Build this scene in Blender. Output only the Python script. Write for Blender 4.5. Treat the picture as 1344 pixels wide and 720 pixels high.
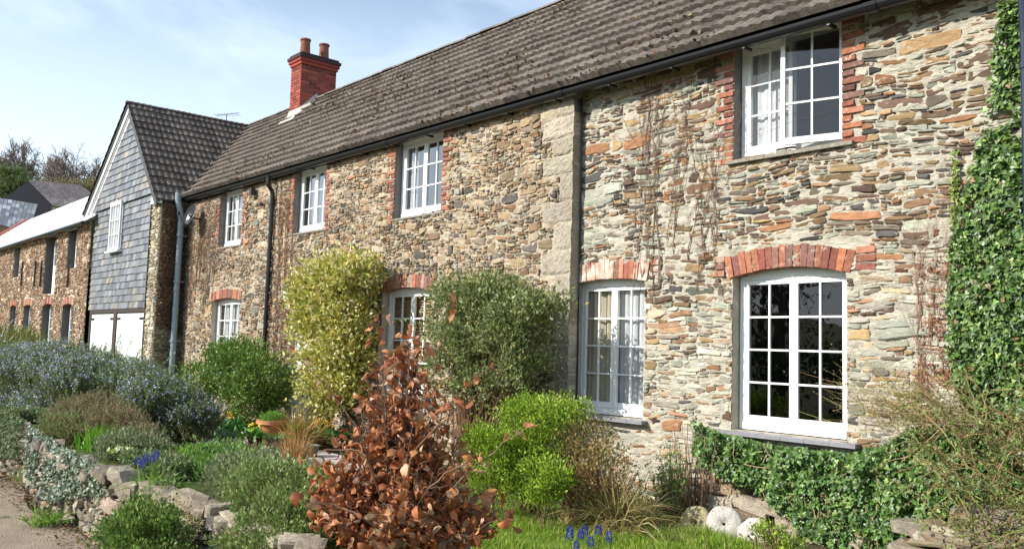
import bpy, math, random
import numpy as np
from mathutils import Vector, Matrix
for o in list(bpy.data.objects): bpy.data.objects.remove(o)
rng = np.random.default_rng(7); random.seed(7)
SC = bpy.context.scene; COL = SC.collection
R = math.radians
# ------------------------------------------------------------------ camera
EYE = np.array([0, 0, 1.7]); YAW, PITCH, ROLL, FPX = R(49.397), R(4.8036), R(1.7298), 1145.87
fw = np.array([-math.sin(YAW)*math.cos(PITCH), math.cos(YAW)*math.cos(PITCH), math.sin(PITCH)])
r0 = np.array([math.cos(YAW), math.sin(YAW), 0]); u0 = np.cross(r0, fw)
RR = r0*math.cos(ROLL)+u0*math.sin(ROLL); UU = -r0*math.sin(ROLL)+u0*math.cos(ROLL)
cam = bpy.data.cameras.new('camera'); camo = bpy.data.objects.new('camera', cam); COL.objects.link(camo)
cam.sensor_width = 36; cam.lens = 36*FPX/1344; cam.clip_end = 2000; cam.clip_start = .05
M = Matrix((( RR[0], UU[0], -fw[0], EYE[0]), (RR[1], UU[1], -fw[1], EYE[1]), (RR[2], UU[2], -fw[2], EYE[2]), (0, 0, 0, 1)))
camo.matrix_world = M; SC.camera = camo
def ray(x, y): return fw*FPX+RR*(x-672)+UU*(360-y)
def onY(x, y, Y): d = ray(x, y); return EYE+d*(Y/d[1])
def onZ(x, y, Z): d = ray(x, y); return EYE+d*((Z-1.7)/d[2])
def onP(x, y, p, n): d = ray(x, y); return EYE+d*(np.dot(np.array(p)-EYE, n)/np.dot(d, n))
def atD(x, y, D): return EYE+ray(x, y)*(D/FPX)
# ------------------------------------------------------------------ world, sun, exposure
SUN = np.array([-.42, -.91, 0]); SUN /= np.linalg.norm(SUN); EL = R(31)
sundir = np.array([SUN[0]*math.cos(EL), SUN[1]*math.cos(EL), math.sin(EL)])
W = bpy.data.worlds.new('World'); SC.world = W; W.use_nodes = True
nt = W.node_tree; N = nt.nodes; L = nt.links
bg = N['Background']; sky = N.new('ShaderNodeTexSky'); sky.sky_type = 'NISHITA'; sky.sun_disc = False
sky.sun_elevation = EL; sky.sun_rotation = math.atan2(SUN[0], SUN[1]); sky.air_density = 1.1; sky.dust_density = .8; sky.ozone_density = 2.2
bg.inputs['Strength'].default_value = .115
tc = N.new('ShaderNodeTexCoord'); mp = N.new('ShaderNodeMapping'); mp.inputs['Scale'].default_value = (1.2, 1.2, 3.2)
mp.inputs['Location'].default_value = (.35, .1, .2)
ns = N.new('ShaderNodeTexNoise'); ns.inputs['Scale'].default_value = 1.7; ns.inputs['Detail'].default_value = 9; ns.inputs['Roughness'].default_value = .55
ns.inputs['Distortion'].default_value = .6
cr = N.new('ShaderNodeValToRGB'); cr.color_ramp.elements[0].position = .40; cr.color_ramp.elements[1].position = .72
cr.color_ramp.elements[0].color = (.20, .20, .20, 1); cr.color_ramp.elements[1].color = (.85, .85, .85, 1)
sx = N.new('ShaderNodeSeparateXYZ'); hz = N.new('ShaderNodeMapRange'); hz.inputs[1].default_value = .46; hz.inputs[2].default_value = .08
hz.inputs[3].default_value = 0.; hz.inputs[4].default_value = .9
mxx = N.new('ShaderNodeMath'); mxx.operation = 'MAXIMUM'
mx = N.new('ShaderNodeMixRGB'); mx.inputs['Color2'].default_value = (6.6, 7.6, 8.6, 1)
L.new(tc.outputs['Generated'], mp.inputs['Vector']); L.new(mp.outputs[0], ns.inputs['Vector']); L.new(ns.outputs[0], cr.inputs[0])
L.new(tc.outputs['Generated'], sx.inputs[0]); L.new(sx.outputs[2], hz.inputs[0]); L.new(cr.outputs[0], mxx.inputs[0]); L.new(hz.outputs[0], mxx.inputs[1])
L.new(mxx.outputs[0], mx.inputs['Fac']); L.new(sky.outputs[0], mx.inputs['Color1']); L.new(mx.outputs[0], bg.inputs['Color'])
sl = bpy.data.lights.new('sun', 'SUN'); sl.energy = 4.6; sl.angle = R(.5); sl.color = (1, .95, .87)
so = bpy.data.objects.new('sun', sl); COL.objects.link(so)
so.rotation_euler = Vector(sundir).to_track_quat('Z', 'Y').to_euler()
SC.view_settings.view_transform = 'Standard'; SC.view_settings.look = 'None'; SC.view_settings.gamma = 1
SC.view_settings.exposure = .68
SC.render.engine = 'CYCLES'; SC.cycles.max_bounces = 6; SC.cycles.transparent_max_bounces = 12
# ------------------------------------------------------------------ helpers
def nrm(v): v = np.asarray(v, float); return v/(np.linalg.norm(v, axis=-1, keepdims=True)+1e-12)
class MB:
    def __init__(s): s.v = []; s.f = {}; s.c = []; s.n = 0; s.m = {}
    def add(s, v, f, col=(.5, .5, .5), mat=0):
        v = np.asarray(v, float).reshape(-1, 3); c = np.asarray(col, float)
        if c.ndim == 1: c = np.tile(c, (len(v), 1))
        s.v.append(v); s.c.append(c)
        if isinstance(f, np.ndarray): f = [f]
        elif len(f) and isinstance(f[0], np.ndarray): pass
        else:
            g = {}
            for q in f: g.setdefault(len(q), []).append(q)
            f = [np.array(x) for x in g.values()]
        for a in f:
            if len(a): s.f.setdefault((a.shape[1], mat), []).append(a+s.n)
        s.n += len(v)
    def box(s, a, b, col=(.5, .5, .5), mat=0, M=None):
        x0, y0, z0 = a; x1, y1, z1 = b
        v = np.array([[x0, y0, z0], [x1, y0, z0], [x1, y1, z0], [x0, y1, z0], [x0, y0, z1], [x1, y0, z1], [x1, y1, z1], [x0, y1, z1]], float)
        if M is not None: v = M(v)
        s.add(v, np.array([[0, 3, 2, 1], [4, 5, 6, 7], [0, 1, 5, 4], [1, 2, 6, 5], [2, 3, 7, 6], [3, 0, 4, 7]]), col, mat)
    def tube(s, pts, rad, sides=6, col=(.5, .5, .5), cap=True, mat=0):
        pts = np.asarray(pts, float); n = len(pts); rad = np.broadcast_to(np.asarray(rad, float), (n,))
        t = np.gradient(pts, axis=0); t = nrm(t)
        ref = np.array([0, 0, 1.]) if abs(t[0][2]) < .9 else np.array([1., 0, 0])
        a = nrm(np.cross(t, ref)); b = np.cross(t, a)
        th = np.arange(sides)*2*math.pi/sides
        ring = pts[:, None]+rad[:, None, None]*(a[:, None]*np.cos(th)[None, :, None]+b[:, None]*np.sin(th)[None, :, None])
        i = np.arange(n-1)[:, None]*sides; j = np.arange(sides)[None]; k = (j+1) % sides
        f = np.stack([i+j, i+k, i+sides+k, i+sides+j], -1).reshape(-1, 4)
        c = np.asarray(col, float)
        if c.ndim == 2: c = np.repeat(c, sides, 0)
        s.add(ring.reshape(-1, 3), [*map(tuple, f)]+([tuple(range(sides))[::-1], tuple(range((n-1)*sides, n*sides))] if cap else []), c, mat)
    def tubes(s, P, rad, col, sides=3):
        # many equal-length polylines at once: P (k,n,3), rad (k,n), col (k,3)
        k, n, _ = P.shape; t = nrm(np.gradient(P, axis=1))
        ref = np.where(np.abs(t[..., 2:3]) < .9, np.array([0, 0, 1.]), np.array([1., 0, 0]))
        a = nrm(np.cross(t, ref)); b = np.cross(t, a); th = np.arange(sides)*2*math.pi/sides
        ring = P[:, :, None]+rad[:, :, None, None]*(a[:, :, None]*np.cos(th)[None, None, :, None]+b[:, :, None]*np.sin(th)[None, None, :, None])
        base = (np.arange(k)*n*sides)[:, None, None]; i = (np.arange(n-1)*sides)[None, :, None]; j = np.arange(sides)[None, None]; q = (j+1) % sides
        f = np.stack([base+i+j, base+i+q, base+i+sides+q, base+i+sides+j], -1).reshape(-1, 4)
        s.add(ring.reshape(-1, 3), f, np.repeat(col, n*sides, 0))
    def leaves(s, T, TF, pos, d, nv, scale, col, wid=None):
        # T template verts: x width, y length, z normal
        y = nrm(d); x = nrm(np.cross(y, nv)); z = np.cross(x, y)
        sc = np.broadcast_to(np.asarray(scale, float), (len(pos),))
        wd = sc if wid is None else sc*wid
        v = pos[:, None]+x[:, None]*(T[None, :, 0:1]*wd[:, None, None])+y[:, None]*(T[None, :, 1:2]*sc[:, None, None])+z[:, None]*(T[None, :, 2:3]*sc[:, None, None])
        k = len(T)
        fs = [(np.asarray(f)[None]+(np.arange(len(pos))*k)[:, None, None]).reshape(-1, np.asarray(f).shape[1]) for f in TF]
        s.v.append(v.reshape(-1, 3)); s.c.append(np.repeat(col, k, 0))
        for f in fs: s.f.setdefault((f.shape[1], 0), []).append(f+s.n)
        s.n += k*len(pos)
    def build(s, name, mats, parent=None, smooth=False, label=None):
        me = bpy.data.meshes.new(name)
        V = np.concatenate(s.v).astype(np.float32); C = np.concatenate(s.c)
        me.vertices.add(len(V)); me.vertices.foreach_set('co', V.ravel())
        loops = []; starts = []; mi = []; st = 0
        for (k, m), fl in s.f.items():
            a = np.concatenate(fl); loops.append(a.ravel()); starts.append(st+np.arange(len(a))*k); mi.append(np.full(len(a), m)); st += a.size
        loops = np.concatenate(loops).astype(np.int32); starts = np.concatenate(starts).astype(np.int32); mi = np.concatenate(mi).astype(np.int32)
        me.loops.add(len(loops)); me.loops.foreach_set('vertex_index', loops)
        me.polygons.add(len(starts)); me.polygons.foreach_set('loop_start', starts); me.polygons.foreach_set('material_index', mi)
        if smooth: me.polygons.foreach_set('use_smooth', np.ones(len(starts), bool))
        else: me.polygons.foreach_set('use_smooth', np.zeros(len(starts), bool))
        me.update(calc_edges=True); me.validate()
        at = me.color_attributes.new('Col', 'FLOAT_COLOR', 'POINT')
        cc = np.ones((len(V), 4), np.float32); cc[:, :3] = C; at.data.foreach_set('color', cc.ravel())
        for m in (mats if isinstance(mats, (list, tuple)) else [mats]): me.materials.append(m)
        o = bpy.data.objects.new(name, me); COL.objects.link(o)
        if parent is not None: o.parent = parent; o.matrix_parent_inverse = Matrix.Translation(-parent_loc(parent))
        if label: o['label'] = label
        return o
def parent_loc(p):
    return Vector(p.location) if p.type == 'EMPTY' else Vector((0, 0, 0))
def thing(name, label, cat, loc=(0, 0, 0), group=None):
    o = bpy.data.objects.new(name, None); COL.objects.link(o); o.location = loc; o.empty_display_size = .2
    return tag(o, label, cat, group)
def tag(o, label, cat, group=None):
    o['label'] = label; o['category'] = cat
    if group: o['group'] = group
    return o
def struct(o, kind='structure'): o['kind'] = kind; return o
def copy_thing(src, dx, label, group=None, rz=0, sc=1):
    c = src.copy(); COL.objects.link(c); c.location = Vector(src.location)+Vector(dx); c.rotation_euler = (0, 0, rz); c.scale = (sc,)*3
    c['label'] = label
    if group: c['group'] = group
    for ch in src.children:
        d = ch.copy(); COL.objects.link(d); d.parent = c; d.matrix_parent_inverse = ch.matrix_parent_inverse.copy()
        for g in ch.children:
            e = g.copy(); COL.objects.link(e); e.parent = d
    return c
# ------------------------------------------------------------------ materials
MATS = {}
def mat(name, col=None, rough=.8, var=.25, vscale=12, bump=.3, bscale=60, bdist=.01, spec=.5, trans=0, stretch=(1, 1, 1), lichen=None, detail=6, metal=0, coat=0):
    """col None = colour attribute; var = value variation by noise; lichen=(colour, scale, lo, hi)"""
    m = bpy.data.materials.new(name); m.use_nodes = True; t = m.node_tree; n = t.nodes; l = t.links
    b = n['Principled BSDF']; b.inputs['Roughness'].default_value = rough; b.inputs['Specular IOR Level'].default_value = spec
    b.inputs['Metallic'].default_value = metal; b.inputs['Coat Weight'].default_value = coat
    tc = n.new('ShaderNodeTexCoord'); mp = n.new('ShaderNodeMapping'); mp.inputs['Scale'].default_value = stretch; l.new(tc.outputs['Object'], mp.inputs[0])
    if col is None:
        a = n.new('ShaderNodeAttribute'); a.attribute_name = 'Col'; c = a.outputs['Color']
    else:
        a = n.new('ShaderNodeRGB'); a.outputs[0].default_value = (*col, 1); c = a.outputs[0]
    if var:
        ns = n.new('ShaderNodeTexNoise'); ns.inputs['Scale'].default_value = vscale; ns.inputs['Detail'].default_value = detail; ns.inputs['Roughness'].default_value = .65
        l.new(mp.outputs[0], ns.inputs['Vector'])
        mr = n.new('ShaderNodeMapRange'); mr.inputs[1].default_value = .25; mr.inputs[2].default_value = .75; mr.inputs[3].default_value = 1-var; mr.inputs[4].default_value = 1+var
        l.new(ns.outputs[0], mr.inputs[0])
        mu = n.new('ShaderNodeMixRGB'); mu.blend_type = 'MULTIPLY'; mu.inputs[0].default_value = 1
        l.new(c, mu.inputs[1]); l.new(mr.outputs[0], mu.inputs[2]); c = mu.outputs[0]
    for lc in (lichen or []):
        lcol, lsc, lo, hi = lc
        n2 = n.new('ShaderNodeTexNoise'); n2.inputs['Scale'].default_value = lsc; n2.inputs['Detail'].default_value = 8; n2.inputs['Roughness'].default_value = .7
        l.new(mp.outputs[0], n2.inputs['Vector'])
        m2 = n.new('ShaderNodeMapRange'); m2.inputs[1].default_value = lo; m2.inputs[2].default_value = hi; l.new(n2.outputs[0], m2.inputs[0])
        mx = n.new('ShaderNodeMixRGB'); mx.inputs[2].default_value = (*lcol, 1); l.new(m2.outputs[0], mx.inputs[0]); l.new(c, mx.inputs[1]); c = mx.outputs[0]
    l.new(c, b.inputs['Base Color'])
    if bump:
        nb = n.new('ShaderNodeTexNoise'); nb.inputs['Scale'].default_value = bscale; nb.inputs['Detail'].default_value = 7; nb.inputs['Roughness'].default_value = .65
        l.new(mp.outputs[0], nb.inputs['Vector'])
        bu = n.new('ShaderNodeBump'); bu.inputs['Strength'].default_value = bump; bu.inputs['Distance'].default_value = bdist
        l.new(nb.outputs[0], bu.inputs['Height']); l.new(bu.outputs[0], b.inputs['Normal'])
    if trans:
        tr = n.new('ShaderNodeBsdfTranslucent'); l.new(c, tr.inputs[0]); ms = n.new('ShaderNodeMixShader'); ms.inputs[0].default_value = trans
        l.new(b.outputs[0], ms.inputs[1]); l.new(tr.outputs[0], ms.inputs[2]); l.new(ms.outputs[0], n['Material Output'].inputs[0])
    MATS[name] = m; return m
m_stone = mat('rubble_stone', None, .85, .38, 9, .9, 38, .012, .25, stretch=(1, 1, 3.2), lichen=[((.52, .50, .40), 6, .60, .70)])
m_mortar = mat('lime_mortar', (.55, .50, .405), .95, .38, 7, 1.0, 26, .03, .1, stretch=(1, 1, 4.2), lichen=[((.34, .32, .25), 6, .54, .66), ((.30, .21, .13), 9, .62, .72)])
m_mortar2 = mat('brown_lime_mortar', (.47, .40, .305), .95, .38, 7, 1.0, 26, .03, .1, stretch=(1, 1, 2.5), lichen=[((.26, .19, .12), 4, .50, .66)])
m_granite = mat('granite', None, .95, .4, 28, 1, 60, .02, .1, lichen=[((.15, .125, .095), 60, .57, .64), ((.30, .26, .19), 4, .5, .62), ((.46, .31, .10), 6, .67, .72), ((.52, .50, .44), 40, .62, .68)])
m_brick = mat('brick', None, .95, .42, 22, 1, 80, .008, .1, lichen=[((.52, .46, .38), 11, .60, .68), ((.12, .07, .05), 7, .60, .72)])
m_brick_limed = mat('limewashed_brick', None, .9, .28, 30, .6, 120, .004, .2, lichen=[((.54, .47, .39), 3.2, .47, .58)])
m_redbrick = mat('red_brick', None, .9, .2, 25, .4, 90, .004, .2)
m_tile = mat('concrete_roof_tile', None, .95, .55, 16, 1, 70, .012, .1, lichen=[((.12, .055, .02), 9, .64, .70), ((.33, .30, .25), 30, .60, .72)])
m_slate = mat('slate', None, .5, .2, 20, .35, 50, .004, .5, stretch=(4, 4, 1))
m_slate_roof = mat('glare_white_slate_roof', None, .32, .15, 20, .2, 50, .004, .6)
m_white = mat('white_gloss_paint', (.80, .81, .80), .35, .04, 6, .06, 90, .003, .5)
m_whitewood = mat('weathered_white_board', (.68, .69, .66), .55, .12, 9, .2, 60, .004)
m_black = mat('black_plastic', (.012, .012, .014), .28, .1, 5, .05, 20, .002)
m_grey_pipe = mat('grey_blue_pipe', (.23, .30, .33), .4, .12, 6, .1, 30, .002)
m_lead = mat('lead', (.30, .31, .33), .6, .2, 10, .3, 20, .01)
m_reveal = mat('grey_slate_reveal', (.16, .15, .14), .85, .25, 8, .5, 40, .006)
m_reveal2 = mat('limed_reveal', (.42, .36, .28), .9, .35, 7, .9, 25, .02)
m_bark = mat('bark', None, .9, .3, 25, .5, 60, .006, .2)
m_leaf = mat('leaf', None, .5, .18, 30, 0, trans=.28, spec=.35)
m_ivy = mat('ivy_leaf', None, .44, .2, 40, .25, 60, .003, trans=.14, spec=.6)
m_dry = mat('dry_leaf', None, .6, .25, 60, .4, 90, .003, trans=.25, spec=.3)
m_flower = mat('flower', None, .6, .1, 30, 0, trans=.3, spec=.2)
m_grass = mat('grass_blade', None, .5, .15, 9, 0, trans=.35, spec=.3)
m_soil = mat('soil', (.085, .07, .04), .95, .45, 6, 1, 22, .05, .1, lichen=[((.22, .17, .10), 14, .55, .65), ((.07, .11, .025), 2.2, .44, .54)])
m_lane = mat('gravel_lane', (.35, .275, .205), .95, .22, 2.2, 1, 70, .03, .1, lichen=[((.14, .11, .08), 60, .60, .66), ((.50, .46, .40), 85, .62, .68), ((.10, .11, .05), 1.8, .60, .70)])
m_lawn = mat('lawn_turf', (.10, .17, .025), .95, .3, 8, 1, 60, .03, .1)
m_hill = mat('hill_pasture', (.08, .10, .04), .95, .4, .05, 0)
m_paving = mat('stone_paving', None, .85, .25, 8, .5, 40, .01, .3, lichen=[((.30, .29, .26), 12, .58, .66)])
m_terracotta = mat('terracotta', (.50, .21, .10), .8, .2, 12, .3, 50, .004, .3, lichen=[((.55, .42, .32), 10, .62, .7)])
m_redglaze = mat('red_glaze', (.13, .008, .012), .15, .1, 8, .05, 30, .002)
m_darkpot = mat('grey_pot', (.10, .095, .075), .7, .25, 15, .3, 50, .004)
m_millstone = mat('millstone_granite', (.50, .47, .42), .95, .25, 14, 1, 70, .012, .15, lichen=[((.16, .13, .11), 75, .57, .62), ((.72, .70, .66), 55, .60, .66)])
m_mossstone = mat('mossy_granite', (.36, .31, .18), .95, .35, 10, 1, 60, .015, .15, lichen=[((.45, .42, .33), 12, .58, .66), ((.14, .15, .03), 7, .56, .64)])
m_drystone = mat('dry_wall_stone', None, .9, .35, 9, 1, 26, .02, .2, stretch=(1, 1, 2), lichen=[((.48, .45, .36), 11, .60, .68), ((.36, .27, .05), 9, .68, .72), ((.08, .10, .02), 5, .66, .74)])
m_dark = mat('dark_interior', (.035, .034, .034), .9, .2, 3, 0)
m_room = mat('room_wall', (.35, .32, .28), .9, .2, 3, 0)
m_curtain = mat('pale_curtain', (.62, .64, .64), .9, .1, 5, 0, trans=.2)
m_cream = mat('cream_curtain', (.50, .45, .33), .9, .1, 5, 0, trans=.1)
m_blind = mat('wooden_blind', (.42, .28, .14), .7, .2, 9, 0)
m_navy = mat('dark_painted_gable', (.010, .013, .022), .8, .2, 3, 0)
def glass(name, tint=.9, base=.05):
    m = bpy.data.materials.new(name); m.use_nodes = True; t = m.node_tree; n = t.nodes; l = t.links; n.remove(n['Principled BSDF'])
    g = n.new('ShaderNodeBsdfGlossy'); g.inputs['Roughness'].default_value = .0; g.inputs['Color'].default_value = (1, 1, 1, 1)
    nb = n.new('ShaderNodeTexNoise'); nb.inputs['Scale'].default_value = 5; bu = n.new('ShaderNodeBump'); bu.inputs['Strength'].default_value = .05; bu.inputs['Distance'].default_value = .02
    tc = n.new('ShaderNodeTexCoord'); l.new(tc.outputs['Object'], nb.inputs['Vector']); l.new(nb.outputs[0], bu.inputs['Height']); l.new(bu.outputs[0], g.inputs['Normal'])
    tr = n.new('ShaderNodeBsdfTransparent'); tr.inputs[0].default_value = (tint, tint, tint*1.01, 1)
    lw = n.new('ShaderNodeLayerWeight'); lw.inputs[0].default_value = .5; fr = n.new('ShaderNodeMath'); fr.operation = 'POWER'; fr.inputs[1].default_value = 3.5; l.new(lw.outputs['Facing'], fr.inputs[0]); ad = n.new('ShaderNodeMath'); ad.operation = 'ADD'; ad.inputs[1].default_value = base
    l.new(fr.outputs[0], ad.inputs[0]); ms = n.new('ShaderNodeMixShader'); l.new(ad.outputs[0], ms.inputs[0]); l.new(tr.outputs[0], ms.inputs[1]); l.new(g.outputs[0], ms.inputs[2])
    l.new(ms.outputs[0], n['Material Output'].inputs[0]); return m
m_glass = glass('window_glass', .92, .05)
m_glass_dark = glass('darkened_glass', .45, .07); m_glass_sky = glass('sky_lit_glass', .8, .22)  # dark glass has its tint lowered in place of dark reflections
# ------------------------------------------------------------------ noise on the cpu
def vnoise(x, y, seed=0):
    x = np.asarray(x, float); y = np.asarray(y, float); xi = np.floor(x).astype(np.int64); yi = np.floor(y).astype(np.int64); fx = x-xi; fy = y-yi
    def h(a, b):
        v = (a*374761393+b*668265263+seed*1442695041) & 0xffffffff; v = ((v ^ (v >> 13))*1274126177) & 0xffffffff; v = v ^ (v >> 16)
        return (v & 0xffff)/65535.
    fx = fx*fx*(3-2*fx); fy = fy*fy*(3-2*fy)
    return (h(xi, yi)*(1-fx)+h(xi+1, yi)*fx)*(1-fy)+(h(xi, yi+1)*(1-fx)+h(xi+1, yi+1)*fx)*fy
def pick(pal, n):
    cols = np.array([p[0] for p in pal], float); w = np.array([p[1] for p in pal], float); w /= w.sum()
    return cols[rng.choice(len(pal), n, p=w)]
def vary(c, a=.18, b=.03):
    n = len(c); return np.clip(c*(1+rng.normal(0, a, (n, 1)))*(1+rng.normal(0, b, (n, 3))), .004, .95)
# ------------------------------------------------------------------ rubble masonry: stones packed on a grid, each with its own relief
def stone_rects(u0, u1, z0, z1, skip, course, length, aspect, big):
    out = []; z = z0
    while z < z1-.02:
        ch = min(rng.uniform(*course), z1-z)
        if z1-(z+ch) < .03: ch = z1-z
        u = u0-rng.uniform(0, .1)
        while u < u1:
            sl = rng.uniform(*length); e = min(u+sl, u1); hs = ch
            nl = 1 if (rng.random() < big or hs < .045) else max(1, int(round(hs/rng.uniform(.028, .062))))
            cuts = np.sort(rng.uniform(.25, .75, nl-1)) if nl == 2 else (np.linspace(0, 1, nl+1)[1:-1]+rng.normal(0, .05, nl-1))
            cuts = [0, *np.sort(np.clip(cuts, .08, .92)), 1]
            for a, b in zip(cuts, cuts[1:]):
                if (b-a)*hs < .010: continue
                h = (b-a)*hs; x = max(u, u0)
                while x < e-.015:
                    w = min(h*rng.uniform(*aspect), e-x)
                    if e-(x+w) < .05: w = e-x
                    out.append([x, x+w, z+a*hs, z+b*hs]); x += w
            u = e if e > u else u+.1
            if e >= u1: break
        z += ch
    res = []
    for r in out:
        ok = True
        for (a, b, c, d) in skip:
            ou = min(r[1], b)-max(r[0], a); oz = min(r[3], d)-max(r[2], c)
            if ou <= 0 or oz <= 0: continue
            if oz < .4*(r[3]-r[2]) and ou > .3*(r[1]-r[0]):
                if r[2] < c: r[3] = c
                else: r[2] = d
            else:
                la, lb = a-r[0], r[1]-b
                if la > lb: r[1] = a
                else: r[0] = b
            if r[1]-r[0] < .03 or r[3]-r[2] < .014: ok = False; break
        if ok: res.append(r)
    return res
def rubble(mb, ux, u0, u1, z0, z1, skip, pal, course=(.07, .17), length=(.15, .6), aspect=(1.3, 5), gap=.004, relief=(.008, .03), place=None, nside=10, jit=.17, big=.2, shear=0):
    for (a_, b_, c_, d_) in stone_rects(u0, u1, z0, z1, skip, course, length, aspect, big):
            W_ = b_-a_; H_ = d_-c_; cu = (a_+b_)/2; cz = (c_+d_)/2
            g = gap*rng.uniform(.4, 2.0); hw = max(W_/2-g, .012); hh = max(H_/2-g*.8, .007)
            if hw < .016 and hh < .010: continue
            th = (np.arange(nside)+rng.uniform(-.3, .3, nside))*2*math.pi/nside+rng.uniform(0, 6)
            e = rng.uniform(.2, .6)
            c_, s_ = np.cos(th), np.sin(th)
            px = np.sign(c_)*np.abs(c_)**e*(1-rng.uniform(0, jit, nside))*hw; pz = np.sign(s_)*np.abs(s_)**e*(1-rng.uniform(0, jit*1.5, nside))*hh
            tilt = rng.normal(0, .05)+shear; pz = pz*(1+rng.normal(0, .28)*px/hw)+px*tilt*.6; cz += rng.normal(0, .004)
            uu = cu+px; zz = cz+pz; dep = rng.uniform(*relief)
            col = vary(pal(cu, cz)[None], .22, .02)[0]
            q = .86+rng.uniform(-.1, .06)
            tx, tz = rng.normal(0, .14, 2)
            d2 = dep+(px*q/hw*tx+pz*q/hh*tz)*dep*1.5+rng.normal(0, .12, nside)*dep
            d1 = dep*.8+rng.normal(0, .1, nside)*dep
            U = np.concatenate([uu, uu+rng.normal(0, .001, nside), cu+px*q, [cu]]); Z = np.concatenate([zz, zz, cz+pz*q, [cz]])
            D = np.concatenate([np.full(nside, -.006), np.maximum(d1*.8, .001), np.maximum(d2, .003), [dep*1.1]])
            warp = .022*np.sin(U*2.1+Z*1.3)+.03*np.sin(U*.9-1.1+Z*.4)+.014*np.sin(U*5.3+Z*4)+.007*np.sin(U*13+Z*9)
            ii = np.arange(nside); jj = (ii+1) % nside
            f4 = np.concatenate([np.stack([ii, jj, nside+jj, nside+ii], 1), np.stack([nside+ii, nside+jj, 2*nside+jj, 2*nside+ii], 1)])
            f3 = np.stack([2*nside+ii, 2*nside+jj, np.full(nside, 3*nside)], 1)
            mb.add(place(U, Z+warp, D), [f4, f3], col)
def panel(mb, place, u0, u1, z0, z1, holes, col=(.5, .5, .5), mat=0, d=0.):
    us = sorted({u0, u1, *[x for h in holes for x in h[:2] if u0 < x < u1]}); zs = sorted({z0, z1, *[x for h in holes for x in h[2:] if z0 < x < z1]})
    for a, b in zip(us, us[1:]):
        for c, e in zip(zs, zs[1:]):
            mu, mz = (a+b)/2, (c+e)/2
            if any(h[0] < mu < h[1] and h[2] < mz < h[3] for h in holes): continue
            mb.add(place(np.array([a, b, b, a]), np.array([c, c, e, e]), np.full(4, d)), [(0, 1, 2, 3)], col, mat)
YR, YL, XS = 7.80, 7.65, -7.79     # right and left wall faces, the step between them
pR = lambda u, z, d: np.stack([u, YR-d, z], -1)
pL = lambda u, z, d: np.stack([u, YL-d, z], -1)
pal_right = [((.27, .275, .215), 2.6), ((.36, .36, .29), 2), ((.24, .155, .085), 3), ((.30, .15, .075), 1.2), ((.13, .085, .06), 3.2), ((.18, .145, .11), 2.6), ((.085, .08, .075), 1.4), ((.33, .22, .11), 1.6)]
pal_left = [((.31, .23, .14), 3), ((.23, .15, .09), 3), ((.30, .17, .09), 1.4), ((.19, .15, .11), 2.6), ((.38, .31, .21), 2.4), ((.12, .105, .09), 1.3), ((.27, .255, .2), 1.2)]
pal_low = [((.42, .40, .32), 4), ((.36, .34, .27), 3), ((.40, .30, .20), 1.5), ((.33, .19, .11), 1), ((.26, .24, .2), 1.5), ((.50, .46, .38), 2)]
def palR(u, z):
    if z < 2.45+.3*math.sin(u*1.3) and rng.random() < .68: return pick(pal_low, 1)[0]
    return pick(pal_right, 1)[0]
def palL(u, z): return pick(pal_left, 1)[0]*(.85 if vnoise(u*.7, z*.7, 3) > .55 else 1.05)
# ------------------------------------------------------------------ ground
def sstep(x, a, b): t = np.clip((x-a)/(b-a), 0, 1); return t*t*(3-2*t)
def gh(X, Y):
    X = np.asarray(X, float); Y = np.asarray(Y, float)
    bed = .52*sstep(Y, 2.36, 2.50)*(1-sstep(Y, 2.9, 4.6))*sstep(X, -34, -30)*(1-sstep(X, -4.75, -4.0))
    rough = .03*(vnoise(X*2.2, Y*2.2, 5)-.5)*sstep(Y, 2.5, 2.8)*(1-sstep(Y, 6, 7))
    s = -.97*X+.22*Y
    hill = 23*sstep(s, 62, 150)+6*(vnoise(X*.02, Y*.02, 8)-.5)*sstep(s, 70, 120)
    return bed+rough*(np.abs(X) < 30)+hill
def axis(lo, hi, f0, f1, step, grow=1.25):
    a = list(np.arange(f0, f1+1e-6, step)); s = step
    while a[-1] < hi: s *= grow; a.append(a[-1]+s)
    s = step
    while a[0] > lo: s *= grow; a.insert(0, a[0]-s)
    return np.array(a)
gx = axis(-700, 500, -16, 2, .12); gy = axis(-500, 600, 2.0, 7.8, .06)
GX, GY = np.meshgrid(gx, gy); GZ = gh(GX, GY)
nx, ny = len(gx), len(gy); i, j = np.meshgrid(np.arange(nx-1), np.arange(ny-1)); a = (j*nx+i).ravel()
g = MB(); g.add(np.stack([GX, GY, GZ], -1).reshape(-1, 3), np.stack([a, a+1, a+nx+1, a+nx], 1), (.1, .1, .1)); struct(g.build('ground', m_soil, smooth=True))
g = MB(); lx = np.arange(-40, 30, .25); ly = np.array([-3.2, -2, -1, 0, 1, 1.6, 2.0, 2.34])
LX, LY = np.meshgrid(lx, ly); edge = (LY > 2.1)*(-.25*vnoise(LX*1.7, LX*0, 4))
LZ = .02+.02*(vnoise(LX*.8, LY*.8, 9)); nx = len(lx); i, j = np.meshgrid(np.arange(nx-1), np.arange(len(ly)-1)); a = (j*nx+i).ravel()
g.add(np.stack([LX, LY+edge, LZ], -1).reshape(-1, 3), np.stack([a, a+1, a+nx+1, a+nx], 1)); struct(g.build('lane', m_lane, smooth=True))
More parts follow.
